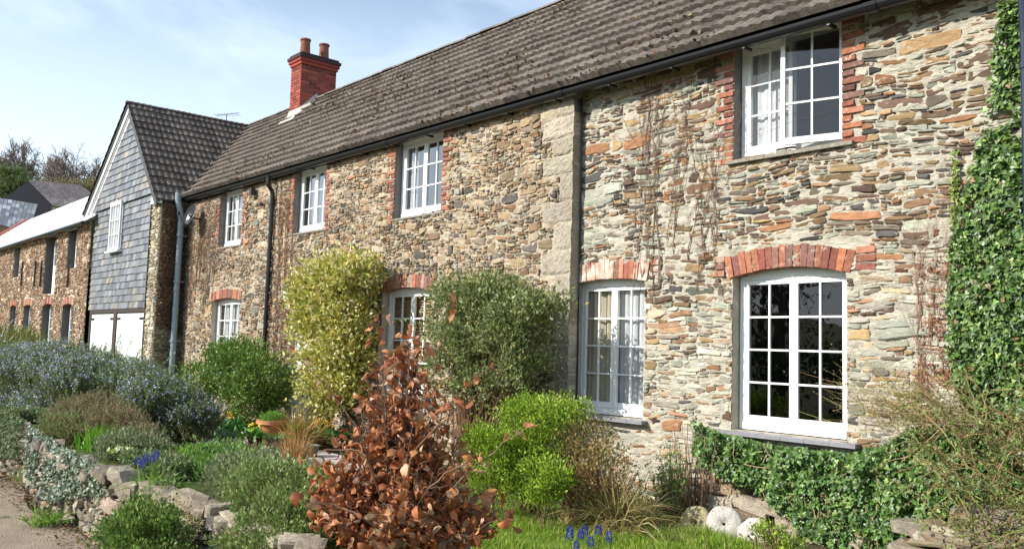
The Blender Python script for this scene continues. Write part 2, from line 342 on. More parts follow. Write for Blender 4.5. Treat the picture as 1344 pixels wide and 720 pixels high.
# lawn sheet
g = MB(); lx = np.arange(-7.7, -1.0, .12); ly = np.arange(2.6, 6.9, .1); LX, LY = np.meshgrid(lx, ly)
LYw = np.where(LY > 6.4, LY-.25*vnoise(LX*2, LY*0, 2), LY); LX = np.maximum(LX, -4.3-1.75*(LYw-2.6))
LZ = gh(LX, LYw)+.012; nx = len(lx); i, j = np.meshgrid(np.arange(nx-1), np.arange(len(ly)-1)); a = (j*nx+i).ravel()
g.add(np.stack([LX, LYw, LZ], -1).reshape(-1, 3), np.stack([a, a+1, a+nx+1, a+nx], 1)); struct(g.build('lawn', m_lawn, smooth=True))
# paving terrace
g = MB(); y = 5.05
while y < 6.5:
    hh = rng.uniform(.3, .5); x = -14.6+rng.uniform(0, .3)
    while x < -9.6:
        w = rng.uniform(.35, .7); c = vary(np.array([[.42, .39, .34]]), .12, .03)[0]
        g.box((x, y, -.05), (x+w-.015, y+hh-.015, .035+rng.uniform(0, .006)), c); x += w
    y += hh
struct(g.build('path', m_paving))
# ------------------------------------------------------------------ the stone house
house = thing('stone_house', 'long two storey stone house with white casement windows and brown tiled roof', 'house', (-10, 7.8, 0))
WR = [(-5.49, -4.245, 3.77, 5.04), (-5.49, -4.205, .92, 2.60), (-7.90, -6.70, .92, 2.58)]
WL = [(-11.91, -10.60, 3.71, 4.98), (-15.45, -14.19, 3.75, 4.98), (-19.04, -17.84, 3.72, 4.98), (-12.14, -10.77, .92, 2.60), (-19.2, -17.69, .92, 2.60), (-15.35, -14.4, .05, 2.15)]
ZT = 5.02
def brick_skip(us, z0, z1, left=.17, right=.17): return [(us[0]-left, us[0], z0, z1), (us[1], us[1]+right, z0, z1)]
arches = [(-5.70, -3.95, 2.58, 2.60+.30), (-7.99, -6.62, 2.56, 2.84), (-12.32, -10.70, 2.58, 2.86), (-19.5, -17.65, 2.58, 2.86)]
skipR = list(WR)+brick_skip(WR[0], 3.72, 5.03)+[(a[0]+.02, a[1]-.02, a[2]-.03, a[3]-.09) for a in arches[:2]]
skipR += [(-5.62, -4.12, .84, .93), (-8.0, -6.7, .84, .93)]
skipL = list(WL)+[s for w in WL[:3] for s in brick_skip(w, 3.72, 4.99, .16, .16)]+[(a[0]+.1, a[1]-.1, a[2]-.03, a[3]-.10) for a in arches[2:]]
# quoins
qs = []; z = -.1; k = 0
while z < 4.95:
    h = rng.uniform(.22, .40); h = min(h, 4.97-z); w = (.62 if k % 2 else .30)+rng.uniform(-.08, .1); qs.append((XS-w, XS, z, z+h)); z += h; k += 1
skipL += qs
g = MB(); rubble(g, None, XS+.0, 3.0, -.15, ZT, skipR, palR, course=(.05, .15), length=(.18, .8), aspect=(1.8, 7.5), gap=.002, relief=(.005, .026), place=pR, nside=14, big=.18)
g.build('wall_stones', m_stone, house, label='greenish and rust brown rubble stones of the nearer stretch of wall')
g = MB(); rubble(g, None, -21.0, XS, -.15, ZT, skipL, palL, course=(.06, .16), length=(.12, .45), aspect=(1.2, 4.2), gap=.003, relief=(.008, .032), place=pL, nside=11, big=.28)
g.build('wall_stones', m_stone, house, label='tan and brown rubble stones of the farther stretch of wall')
def mortar(mb, place, u0, u1, z0, z1, holes, step, amp, base, seed, col=(.5, .5, .5)):
    def ax(lo, hi, br):
        b = sorted({lo, hi, *[x for x in br if lo < x < hi]}); out = []
        for p, q in zip(b, b[1:]): out += list(np.linspace(p, q, max(1, int(round((q-p)/step)))+1)[:-1])
        return np.array(out+[hi])
    U = ax(u0, u1, [x for h in holes for x in h[:2]]); Z = ax(z0, z1, [x for h in holes for x in h[2:]])
    A, B = np.meshgrid(U, Z)
    d = base+amp*((vnoise(A*9, B*26, seed)-.5)*1.1+(vnoise(A*22, B*50, seed+1)-.5)*1.0+(vnoise(A*2.1, B*3.1, seed+2)-.5)*.9)
    n = len(U); i, j = np.meshgrid(np.arange(n-1), np.arange(len(Z)-1)); mu = (U[i]+U[i+1])/2; mz = (Z[j]+Z[j+1])/2
    ok = np.ones(mu.shape, bool)
    for h in holes: ok &= ~((mu > h[0]) & (mu < h[1]) & (mz > h[2]) & (mz < h[3]))
    a = (j*n+i)[ok]; mb.add(place(A.ravel(), B.ravel(), d.ravel()), np.stack([a, a+1, a+n+1, a+n], 1), col)
g = MB(); mortar(g, pR, XS, 3.0, -.3, ZT, WR, .02, .020, .0055, 31); g.build('wall_mortar', m_mortar, house, smooth=True)
g = MB(); mortar(g, pL, -21.0, XS, -.3, ZT, WL, .03, .019, .006, 41); g.build('wall_mortar', m_mortar2, house, smooth=True)
g = MB(); panel(g, pR, XS, 3.0, -.3, ZT, WR, d=-.01); panel(g, pL, -21.0, XS, -.3, ZT, WL, d=-.01)
# step between the two stretches, plus reveals
g.add([[XS, YL, -.3], [XS, YR, -.3], [XS, YR, ZT], [XS, YL, ZT]], [(0, 1, 2, 3)])
g.box((-21, 13.4, -.3), (3.0, 13.45, ZT)); g.box((3.0, 7.8, -.3), (3.05, 13.45, ZT))
g.add([[3, 7.8, ZT], [3, 13.45, ZT], [3, 10.6, 7.6]], [(0, 1, 2)])
for ws, Y in ((WR, YR), (WL, YL)):
    for q, (a, b, c, d) in enumerate(ws):
        mi = 1 if (Y == YL and q < 3) or (Y == YR and q == 0) else 2
        Yb = Y+.30
        for s, e in (((a, c), (a, d)), ((a, d), (b, d)), ((b, d), (b, c)), ((b, c), (a, c))):
            g.add([[s[0], Y, s[1]], [e[0], Y, e[1]], [e[0], Yb, e[1]], [s[0], Yb, s[1]]], [(0, 1, 2, 3)], mat=mi)
g.build('wall', [m_mortar, m_reveal, m_reveal2], house)
# rough lumpy pointing on the near reveals is in the material; quoins:
g = MB()
for (a, b, c, d) in qs:
    col = vary(np.array([[.40, .35, .28]]), .12, .008)[0]
    x = np.array([a+.012, b+.004]); z = np.array([c+.007, d-.007]); yy = YL-.016-rng.uniform(0, .010)
    n = 9; us = np.linspace(x[0], x[1], n+1); zs = np.linspace(z[0], z[1], n+1); P = []
    for zz in zs:
        for uu in us: P.append([uu+rng.normal(0, .003), yy+rng.normal(0, .0035)+.012*(zz in (zs[0], zs[-1]) or uu in (us[0],)), zz+rng.normal(0, .003)])
    f = [(r*(n+1)+q, r*(n+1)+q+1, (r+1)*(n+1)+q+1, (r+1)*(n+1)+q) for r in range(n) for q in range(n)]
    P = np.array(P); m_ = len(P)
    per = list(range(0, n+1))+[r*(n+1)+n for r in range(1, n+1)]+[n*(n+1)+q for q in range(n-1, -1, -1)]+[r*(n+1) for r in range(n-1, 0, -1)]
    Q = P[per].copy(); Q[:, 1] = YR+.02; Q[:, 0] = np.clip(Q[:, 0], a, XS+.004)
    f += [(per[i], m_+i, m_+(i+1) % len(per), per[(i+1) % len(per)]) for i in range(len(per))]
    g.add(np.concatenate([P, Q]), f, col)
g.build('quoins', m_granite, house, label='big pale granite corner blocks standing proud beside the tall window')
# brick jambs
def brick_col(n=1, dull=0): return vary(pick([((.33, .135, .08), 3), ((.37, .18, .115), 2), ((.26, .10, .07), 2), ((.20, .105, .085), 1.3+2*dull), ((.36, .26, .19), .3+dull*2)], n), .12, .05)[0]
def rbrick(mb, a, b, c, d, y, col, dep=.12):
    j = lambda s: rng.normal(0, s)
    v = []
    for yy in (y-.004, y+dep):
        s = .006 if yy < y else 0
        v += [[a+s+j(.003), yy+j(.002), c+s+j(.003)], [b-s+j(.003), yy+j(.002), c+s+j(.003)], [b-s+j(.003), yy+j(.002), d-s+j(.003)], [a+s+j(.003), yy+j(.002), d-s+j(.003)]]
    v2 = [[p[0], y+.008, p[2]] for p in ([a, 0, c], [b, 0, c], [b, 0, d], [a, 0, d])]
    v = np.array(v[:4]+v2+v[4:])
    mb.add(v, [(0, 1, 2, 3), (0, 4, 5, 1), (1, 5, 6, 2), (2, 6, 7, 3), (3, 7, 4, 0), (4, 8, 9, 5), (5, 9, 10, 6), (6, 10, 11, 7), (7, 11, 8, 4)], col)
def jamb(mb, w, Y, side, z0, z1, dull=0, miss=0.):
    z = z0; k = 0
    while z < z1-.04:
        h = .064; L_ = (.115 if k % 2 else .225)+rng.uniform(-.02, .025)
        if rng.random() > miss:
            if side < 0: rbrick(mb, w[0]-L_, w[0]-.003, z+.005, z+h, Y-.018, brick_col(1, dull), .016)
            else: rbrick(mb, w[1]-.002, w[1]+L_, z+.005, z+h, Y-.018, brick_col(1, dull))
        z += h+.010; k += 1
for w, Y, z0, z1, dull, miss in ((WR[0], YR, 3.74, 5.0, 0, 0), (WL[0], YL, 3.72, 4.95, .7, 0), (WL[1], YL, 3.72, 4.95, .8, 0), (WL[2], YL, 3.72, 4.95, 1, 0)):
    
    for sd_ in (-1, 1): g = MB(); jamb(g, w, Y, sd_, z0, z1, dull, miss); g.build('brick_jamb', m_brick, house)
# brick arches: soldiers fanned over a shallow curve
def arch(mb, a, Y, w, rise, h, ends, dull=0):
    cx = (w[0]+w[1])/2; half = (w[1]-w[0])/2+.04; Rr = (half*half+rise*rise)/(2*rise); zc = w[3]-Rr-.005
    th = math.asin(half/Rr); n = int(round(2*th*(Rr+h/2)/.078))
    for k in range(n):
        t0 = -th+2*th*k/n+.0035/Rr; t1 = -th+2*th*(k+1)/n-.0035/Rr; hh = h+rng.uniform(-.015, .02)
        P = []
        for y in (Y-.022-rng.uniform(0, .006), Y+.15):
            for t, r_ in ((t0, Rr), (t1, Rr), (t1, Rr+hh), (t0, Rr+hh)):
                P.append([cx+r_*math.sin(t)+rng.normal(0, .0025), y, zc+r_*math.cos(t)+rng.normal(0, .0025)])
        mb.add(np.array(P), [(0, 1, 2, 3), (0, 4, 5, 1), (1, 5, 6, 2), (2, 6, 7, 3), (3, 7, 4, 0)], brick_col(1, dull))
    for sgn, L_ in ends:
        for q in range(3):
            z = zc+Rr*math.cos(th)+.02+q*.078; x0 = cx+sgn*(half+.055+.0*q)
            rbrick(mb, min(x0, x0+sgn*L_*rng.uniform(.85, 1.05)), max(x0, x0+sgn*L_), z, z+.068, Y-.022, brick_col(1, dull))
g = MB(); arch(g, arches[0], YR, WR[1], .09, .22, [(1, .20), (-1, .16)]); g.build('brick_arch', m_brick, house, label='orange red brick arch over the nearest ground floor window')
g = MB(); arch(g, arches[1], YR, WR[2], .05, .22, [(1, .12)]); g.build('brick_arch', m_brick_limed, house, label='brick arch half covered in flaking limewash')
g = MB(); arch(g, arches[2], YL, WL[3], .07, .20, [(1, .05)], .5); g.build('brick_arch', m_brick, house)
g = MB(); arch(g, arches[3], YL, WL[4], .07, .19, [], .6); g.build('brick_arch', m_brick, house)
# windows
def window(w, Yf, rows, cols=2, curtain=None, open_right=False, sill=None, sillmat=None, gmat=None, label=None, fr=.055, arched=0):
    x0, x1, z0, z1 = w; x0 += .012; x1 -= .012; z0 += .012; z1 -= .006; g = MB()
    bot = .075
    g.box((x0, Yf, z0), (x0+fr, Yf+.07, z1)); g.box((x1-fr, Yf, z0), (x1, Yf+.07, z1)); g.box((x0+fr, Yf, z1-fr-arched), (x1-fr, Yf+.07, z1)); g.box((x0+fr, Yf-.02, z0), (x1-fr, Yf+.07, z0+bot))
    ob = g.build('window', m_white, house, label=label)
    mid = (x0+x1)/2
    for s in (0, 1):
        a, b = (x0+fr+.004, mid-.002) if s == 0 else (mid+.002, x1-fr-.004); c, d = z0+bot+.004, z1-fr-arched-.004
        opn = open_right and s == 1
        hinge = b
        ang = R(15) if opn else 0
        if opn: b += .045; c -= .03; d += .03; a -= .03; hinge = b
        yf = Yf-.045 if opn else Yf+.008
        def T(v):
            v = v.copy()
            if ang:
                X = v[:, 0]-hinge; Y_ = v[:, 1]-yf
                v[:, 0] = hinge+X*math.cos(ang)-Y_*math.sin(ang)*1; v[:, 1] = yf+X*math.sin(ang)+Y_*math.cos(ang)
            return v
        g = MB(); st = .045; th = .042
        g.box((a, yf, c), (a+st, yf+th, d), M=T); g.box((b-st, yf, c), (b, yf+th, d), M=T); g.box((a+st, yf, d-st), (b-st, yf+th, d), M=T); g.box((a+st, yf, c), (b-st, yf+th, c+st*1.5), M=T)
        bw = .019; ia, ib, ic, idd = a+st, b-st, c+st*1.5, d-st
        for k in range(1, cols):
            xx = ia+(ib-ia)*k/cols; g.box((xx-bw/2, yf+.006, ic), (xx+bw/2, yf+th-.008, idd), M=T)
        for k in range(1, rows):
            zz = ic+(idd-ic)*k/rows; g.box((ia, yf+.008, zz-bw/2), (ib, yf+th-.010, zz+bw/2), M=T)
        g.build('casement', m_white, ob)
        g = MB(); v = T(np.array([[ia, yf+.022, ic], [ib, yf+.022, ic], [ib, yf+.022, idd], [ia, yf+.022, idd]])); g.add(v, [(0, 1, 2, 3)]); g.build('pane', (m_glass_dark if opn else None) or gmat or m_glass, ob)
    # room behind
    g = MB(); yb = Yf+1.6; y0 = Yf+.075
    A = [(x0-.3, z0-.3), (x1+.3, z0-.3), (x1+.3, z1+.2), (x0-.3, z1+.2)]
    for q in range(4):
        s, e = A[q], A[(q+1) % 4]; g.add([[s[0], y0, s[1]], [e[0], y0, e[1]], [e[0], yb, e[1]], [s[0], yb, s[1]]], [(0, 1, 2, 3)])
    g.add([[x, yb, z] for x, z in A], [(0, 1, 2, 3)])
    I = [(x0, z0), (x1, z0), (x1, z1), (x0, z1)]
    for q in range(4):
        r = (q+1) % 4; g.add([[A[q][0], y0, A[q][1]], [A[r][0], y0, A[r][1]], [I[r][0], y0, I[r][1]], [I[q][0], y0, I[q][1]]], [(0, 1, 2, 3)])
    g.build('interior', m_dark if curtain is None else m_room, ob)
    for (ca, cb, kind) in (curtain or []):
        g = MB(); a_ = x0+(x1-x0)*ca; b_ = x0+(x1-x0)*cb
        if kind == 'blind':
            z = z0+.1
            while z < z1-.05: g.box((a_, Yf+.10, z), (b_, Yf+.125, z+.004)); g.add([[a_, Yf+.09, z], [b_, Yf+.09, z], [b_, Yf+.115, z+.036], [a_, Yf+.115, z+.036]], [(0, 1, 2, 3)]); z += .042
            g.build('blind', m_blind, ob)
        else:
            n = 50; xs = np.linspace(a_, b_, n); ys = Yf+.10+.014*np.sin(np.linspace(0, (b_-a_)*55, n)+rng.uniform(0, 6))+.01*np.sin(xs*23)
            P = np.concatenate([np.stack([xs, ys, np.full(n, z0+.05)], 1), np.stack([xs+.01*np.sin(xs*30), ys, np.full(n, z1-.05)], 1)])
            g.add(P, [(k, k+1, n+k+1, n+k) for k in range(n-1)]); g.build('curtain', m_cream if kind == 'cream' else m_curtain, ob, smooth=True)
    if sill:
        g = MB(); sx0, sx1, sz, sy, th = sill; n = 6; xs = np.linspace(sx0, sx1, n+1)
        for k in range(n): g.box((xs[k]+.0015, sy+rng.uniform(-.004, .004), sz-th), (xs[k+1]-.0015, Yf+.02, sz+rng.uniform(-.003, .003)), (.2, .2, .21))
        g.build('sill', sillmat, ob)
    return ob
m_sill_slate = mat('slate_sill', (.20, .20, .215), .5, .2, 12, .3, 40, .004, lichen=[((.35, .33, .28), 20, .62, .7)])
m_sill_stone = mat('stone_sill', (.22, .20, .16), .9, .35, 20, .8, 60, .006, lichen=[((.40, .38, .30), 30, .58, .66)])
window(WR[0], YR+.12, 3, open_right=True, curtain=[(.0, .5, 'pale')], sill=(-5.56, -4.12, 3.765, YR-.06, .035), sillmat=m_sill_stone, label='upper window with its right casement swung open')
window(WR[1], YR+.12, 4, sill=(-5.62, -4.06, .915, YR-.13, .04), sillmat=m_sill_slate, gmat=m_glass_dark, label='dark paned ground floor window above the ivy', arched=.05)
window(WR[2], YR+.12, 4, curtain=[(0, .5, 'cream'), (.5, 1, 'pale')], sill=(-8.0, -6.62, .915, YR-.12, .04), sillmat=m_sill_slate, label='ground floor window with drawn curtains beside the granite blocks', arched=.03)
window(WL[0], YL+.12, 3, curtain=[(0, .25, 'pale')], gmat=m_glass_sky, sill=(-12.0, -10.52, 3.715, YL-.03, .03), sillmat=m_sill_stone)
window(WL[1], YL+.12, 3, curtain=[(.25, .95, 'pale')], gmat=m_glass_sky, sill=(-15.52, -14.12, 3.755, YL-.03, .03), sillmat=m_sill_stone)
window(WL[2], YL+.12, 3, curtain=[(.2, .9, 'pale')], gmat=m_glass_sky, sill=(-19.1, -17.77, 3.725, YL-.03, .03), sillmat=m_sill_stone)
window(WL[3], YL+.12, 4, curtain=[(0, 1, 'blind')], sill=(-12.2, -10.7, .915, YL-.1, .04), sillmat=m_sill_slate, label='window with a wooden slatted blind behind the copper beech', arched=.03)
window(WL[4], YL+.12, 4, curtain=[(.1, .9, 'pale')], sill=(-19.3, -17.6, .915, YL-.1, .04), sillmat=m_sill_slate, arched=.03)
# soffit boards over upper windows
for w, Y in ((WR[0], YR), (WL[0], YL), (WL[1], YL), (WL[2], YL)):
    g = MB(); g.box((w[0]-.01, Y-.10, w[3]-.006), (w[1]+.01, Y+.2, w[3]+.02)); g.build('lintel_board', m_whitewood, house)
# door
g = MB(); a, b, c, d = WL[5]; y = YL+.1
g.box((a, y, c), (a+.07, y+.08, d)); g.box((b-.07, y, c), (b, y+.08, d)); g.box((a+.07, y, d-.07), (b-.07, y+.08, d)); g.box((a+.075, y+.02, c), (b-.075, y+.06, d-.075))
for k in range(1, 6): xx = a+.075+(b-a-.15)*k/6; g.box((xx-.004, y+.012, c+.05), (xx+.004, y+.02, d-.1), (.3, .3, .3))
dr = g.build('door', m_white, house, label='white boarded front door mostly hidden by the variegated shrub')
g = MB(); g.tube([[a+.16, y-.03, 1.0], [a+.16, y-.03, 1.12]], .012, 8); g.tube([[a+.16, y+.02, 1.01], [a+.16, y-.03, 1.01]], .008, 6); g.tube([[a+.16, y+.02, 1.11], [a+.16, y-.03, 1.11]], .008, 6); g.build('handle', m_black, dr)
# ------------------------------------------------------------------ roofs
TILT = .0045
def zt(X): return TILT*(-3.8-np.asarray(X, float))
EV = np.array([0, 7.49, 5.01]); RG = np.array([0, 10.2, 7.70])      # eave and ridge lines
def tile_roof(mb, o, ud, vd, nd, length, gauge, ufn, pitch=.15, amp=.017, cbase=(.145, .122, .104), post=None, ustep=6, lip=.062, sag=0):
    rows = int(round(length/gauge)); gauge = length/rows
    for k in range(rows):
        v0 = k*gauge; v1 = v0+gauge+.03; lo, hi = ufn(v0+gauge/2)
        off = (k % 2)*pitch
        us = np.arange(math.floor(lo/(2*pitch))*2*pitch-2*pitch, hi+2*pitch, pitch/ustep)+off
        ph = (us/pitch) % 1.0
        prof = np.where(ph < .72, amp*np.sin(np.clip(ph/.72, 0, 1)*math.pi)**.6, -.002)
        tid = np.floor(us/(2*pitch)+1e-6).astype(int)
        jt = (vnoise(tid*7.3, np.full(len(us), k*3.7), 11)-.5)*.012
        js = (vnoise(tid*5.1, np.full(len(us), k*9.1), 12)-.5)*.016
        cv = .62+.72*vnoise(tid*3.3, np.full(len(us), k*5.9), 13)
        U = []; 
        for (v, h) in ((v0, -.012), (v0, lip), (v0+gauge*.5, lip*.55), (v1, .002)):
            vv = v+js; l2, h2 = ufn(np.clip(v, 0, length)); uc = np.clip(us, l2, h2)
            hh = (prof+h+jt*(1 if h > 0 else 0)) if h != -.012 else np.full(len(us), h)
            U.append(o+uc[:, None]*ud+vv[:, None]*vd+hh[:, None]*nd)
        n = len(us); P = np.concatenate(U)
        ii = np.arange(n-1); keep = (us[1:] > lo-.3) & (us[:-1] < hi+.3); ii = ii[keep]
        f = np.concatenate([np.stack([r*n+ii, r*n+ii+1, (r+1)*n+ii+1, (r+1)*n+ii], 1) for r in range(3)])
        # drop degenerate quads
        A = P[f[:, 0]]; B = P[f[:, 1]]; C_ = P[f[:, 2]]; D_ = P[f[:, 3]]
        ok = (np.linalg.norm(A-B, axis=1) > 1e-5) | (np.linalg.norm(C_-D_, axis=1) > 1e-5); f = f[ok]
        if post is not None: P = post(P)
        mb.add(P, f, np.tile(np.array(cbase)*cv[:, None], (4, 1)))
sl_len = float(np.linalg.norm(RG-EV)); vd = (RG-EV)/sl_len; nd = np.array([0, -vd[2], vd[1]])
APX = np.array([-23.6, 6.85, 7.76]); WR_E = np.array([-20.9, 6.85, 4.90]); WL_E = np.array([-27.1, 6.85, 5.12])
wslope = (APX[2]-WR_E[2])/(WR_E[0]-APX[0])
def valleyX(v):    # main roof height -> X where the wing plane has that height
    z = EV[2]+vd[2]*np.asarray(v)+.06; return APX[0]+(APX[2]-z)/wslope
g = MB(); post = lambda P: P+np.stack([0*P[:, 0], 0*P[:, 0], zt(P[:, 0])], 1)
tile_roof(g, EV, np.array([1., 0, 0]), vd, nd, sl_len, .30, lambda v: (float(np.min(valleyX(v)))-.02, 3.2), post=post)
rb = MB()
# plain backing and rear slope
for X0, X1 in ((-21.2, 3.1),):
    E0 = EV+[0, .1, -.06]; R0 = RG+[0, 0, -.06]
    rb.add(post(np.array([[X0, E0[1], E0[2]], [X1, E0[1], E0[2]], [X1, R0[1], R0[2]], [-23.0, R0[1], R0[2]]])), [(0, 1, 2, 3)], (.05, .04, .035))
    rb.add(post(np.array([[X1, R0[1], R0[2]+.05], [-23.5, R0[1], R0[2]+.05], [-23.5, 13.6, 4.9], [X1, 13.6, 4.9]])), [(0, 1, 2, 3)], (.15, .13, .11))
roof = g.build('roof', m_tile, house, label='long brown grey interlocking tile roof')
rb.build('roof_underside', m_tile, roof)
g = MB(); n = 7000; u_ = rng.uniform(-20.5, 2.5, n); rowk = rng.integers(0, 13, n); v_ = rowk*sl_len/13+rng.uniform(-.02, .12, n)*rng.random(n)
P = EV+u_[:, None]*np.array([1., 0, 0])+v_[:, None]*vd+nd*.062; P[:, 2] += zt(P[:, 0]); d = rng.normal(size=(n, 3)); T4 = np.array([[0, -.1, 0], [.5, .4, .25], [0, 1, 0], [-.5, .4, .2]])
keep = (np.sin(u_*1.7)+np.sin(u_*.6+v_*2)+rng.normal(0, .8, n)) > .1; P = P[keep]; d = d[keep]
g.leaves(T4, [[[0, 1, 2, 3]]], P, d, nd+rng.normal(0, .4, (len(P), 3)), rng.uniform(.02, .06, len(P)), vary(pick([((.14, .07, .03), 3), ((.08, .06, .03), 3), ((.28, .22, .12), 1)], len(P)), .2)); g.build('moss', m_bark if False else m_tile, roof)
g = MB(); x = -23.4      # ridge tiles
while x < 3.1:
    L_ = .44; n = 7; th = np.linspace(-1.25, 1.25, n); h = rng.normal(0, .004); P = []
    for xx, r_ in ((x, .125), (x+L_, .118)):
        for t in th: P.append([xx, RG[1]+r_*math.sin(t)*1.1, RG[2]-.06+h+r_*math.cos(t)])
    P = post(np.array(P)); g.add(P, [(q, q+1, n+q+1, n+q) for q in range(n-1)]+[tuple(range(n))], vary(np.array([[.16, .14, .12]]), .15, .03)[0]); x += L_-.004
g.build('ridge_tiles', m_tile, roof)
# gutter, brackets, pipes
g = MB(); GY_, GZ_ = 7.53, 4.945
n = 9; th = np.linspace(0, math.pi, n); prof = [(-math.cos(t)*.075, -math.sin(t)*.075) for t in th]+[(math.cos(t)*.067, -math.sin(t)*.067) for t in th]
for X0, X1 in ((-20.95, -16.3), (-16.3, -12), (-12, -7.9), (-7.9, -3.8), (-3.8, 3.1)):
    P = []
    for X in (X0+.001, X1-.001):
        for y, z in prof: P.append([X, GY_+y, GZ_+z+float(zt(X))])
    m_ = len(prof); f = [(q, (q+1) % m_, m_+(q+1) % m_, m_+q) for q in range(m_)]+[tuple(range(m_)), tuple(range(m_, 2*m_))[::-1]]
    g.add(np.array(P), f)
    P = []
    for X in (X1-.06, X1+.06):
        for y, z in prof[:n]: P.append([X, GY_+y*1.14, GZ_+z*1.14+.001+float(zt(X))])
    g.add(np.array(P), [(q, q+1, n+q+1, n+q) for q in range(n-1)])
x = -20.4
while x < 3: g.box((x, GY_-.02, GZ_-.088+float(zt(x))), (x+.03, GY_+.12, GZ_-.060+float(zt(x)))); x += .95
g.box((-20.95, GY_+.07, GZ_-.02), (3.1, GY_+.095, GZ_+.04))
g.build('gutter', m_black, house, label='black half round gutter along the eave')
def pipe(name, pts, r_, m, parent, clips, label=None):
    g = MB(); g.tube(pts, r_, 12)
    for z, X, Y in clips: g.tube([[X, Y, z], [X, Y, z+.05]], r_*1.25, 12); g.box((X-.015, Y, z+.01), (X+.015, Y+.16, z+.04))
    return g.build(name, m, parent, smooth=False, label=label)
pipe('downpipe', [[-16.27, 7.47, 4.94], [-16.27, 7.47, 4.80], [-16.27, 7.56, 4.68], [-16.27, 7.575, 4.6], [-16.27, 7.575, 0.02]], .042, m_black, house, [(4.4, -16.27, 7.575), (3.0, -16.27, 7.575), (1.5, -16.27, 7.575)], 'black downpipe beside the pair of far windows')
XP = float(onY(1345, 80, 7.66)[0])
pipe('downpipe', [[XP, 7.55, 5.0], [XP, 7.64, 4.7], [XP, 7.68, 4.4], [XP, 7.68, 0.0]], .04, mat('navy_pipe', (.02, .025, .05), .3, .1, 5, 0), house, [(4.1, XP, 7.68), (2.2, XP, 7.68)], 'dark navy downpipe in the ivy at the near end')
g = MB(); g.tube([[XS+.06, 7.62, 4.86], [XS+.06, 7.68, 4.70]], [.05, .03], 10); g.tube([[XS+.025, YR-.05, 4.9], [XS+.02, YR-.03, 3.4], [XS+.02, YR-.02, 1.9], [XS+.02, YR-.02, .9]], .010, 6); g.build('cable', m_black, house)
# chimney
def rroof(x, y): return onP(x, y, EV+np.array([-20, 0, float(zt(-20))]), np.array([0, -vd[2], vd[1]]))
c1 = rroof(392.5, 150); Xr = c1[0]; Yf_ = c1[1]; d = ray(383, 150); pl = EYE+d*((Yf_)/d[1]); Xl = pl[0]-.0
d = ray(440, 128); Yb_ = (EYE+d*(Xr/d[0]))[1]
ztop = (EYE+ray(395, 100)*(Xr/ray(395, 100)[0]))[2]; zcap = (EYE+ray(397, 74)*(Xr/ray(397, 74)[0]))[2]
Xl = min(Xl, Xr-.55)
print('chimney', Xl, Xr, Yf_, Yb_, ztop, zcap)
g = MB(); zb = 6.6; zt_ = zcap-.18
g.box((Xl+.008, Yf_+.008, zb), (Xr-.008, Yb_-.008, zt_+.01), (.33, .16, .12))
z = zb; k = 0
while z < zt_-.02:
    h = .065
    for face in range(4):
        L0, L1 = ((Xl, Xr), (Yf_, Yb_), (Xl, Xr), (Yf_, Yb_))[face]; p = L0-(.11 if k % 2 else 0)
        while p < L1:
            a, b = max(p, L0), min(p+.215, L1)
            if b-a > .02:
                c = vary(pick([((.30, .08, .055), 4), ((.23, .06, .045), 2), ((.16, .05, .04), 1)], 1)*(.7 if z > zt_-.15 else 1), .12, .03)[0]
                if face == 0: g.box((a+.004, Yf_-.002, z+.004), (b-.004, Yf_+.02, z+h), c)
                elif face == 1: g.box((Xr-.02, a+.004, z+.004), (Xr+.002, b-.004, z+h), c)
                elif face == 2: g.box((a+.004, Yb_-.02, z+.004), (b-.004, Yb_+.002, z+h), c)
                else: g.box((Xl-.002, a+.004, z+.004), (Xl+.02, b-.004, z+h), c)
            p += .225
    z += h+.010; k += 1
for q, (e, hh, c) in enumerate(((.03, .075, (.33, .07, .045)), (.06, .08, (.25, .055, .04)), (.085, .075, (.06, .035, .035)), (.04, .06, (.05, .035, .035)))):
    z0 = zt_+sum((.075, .08, .075, .06)[:q]); g.box((Xl-e, Yf_-e, z0+.002), (Xr+e, Yb_+e, z0+hh), c)
ch = g.build('chimney', m_redbrick, house, label='tall red brick chimney stack on the ridge')
zp = zt_+.29
for fy in (.22, .76):
    cy = Yf_+(Yb_-Yf_)*fy; cx = (Xl+Xr)/2; g = MB()
    g.tube([[cx, cy, zp-.05], [cx, cy, zp+.30], [cx, cy, zp+.40], [cx, cy, zp+.40], [cx, cy, zp+.44], [cx, cy, zp+.44]], [.135, .118, .115, .135, .135, .10], 16, (.22, .09, .06), cap=False)
    g.tube([[cx, cy, zp+.44], [cx, cy, zp+.2]], .10, 16, (.03, .02, .02)); g.build('chimney_pot', m_redbrick, ch)
g = MB()
zf = lambda Y: EV[2]+(Y-EV[1])*vd[2]/vd[1]+float(zt(-20))
for X in (Xr,):
    P = [[X+.004, Yf_-.15, zf(Yf_-.15)+.04], [X+.16, Yf_-.12, zf(Yf_-.12)+.05], [X+.16, Yf_+.45, zf(Yf_+.45)+.05], [X+.006, Yf_+.45, zf(Yf_+.45)+.18], [X+.006, Yf_-.02, zf(Yf_)+.16]]
    g.add(P, [(0, 1, 2, 3, 4)])
g.add([[Xl-.1, Yf_-.32, zf(Yf_-.32)+.055], [Xr+.15, Yf_-.32, zf(Yf_-.32)+.055], [Xr+.15, Yf_-.006, zf(Yf_)+.065], [Xr, Yf_-.006, zf(Yf_)+.17], [Xl, Yf_-.006, zf(Yf_)+.17], [Xl-.1, Yf_-.006, zf(Yf_)+.065]], [(0, 1, 2, 3, 4, 5)])
g.build('flashing', mat('pale_mortar_flashing', (.42, .40, .34), .8, .2, 10, .4, 30, .01), ch)
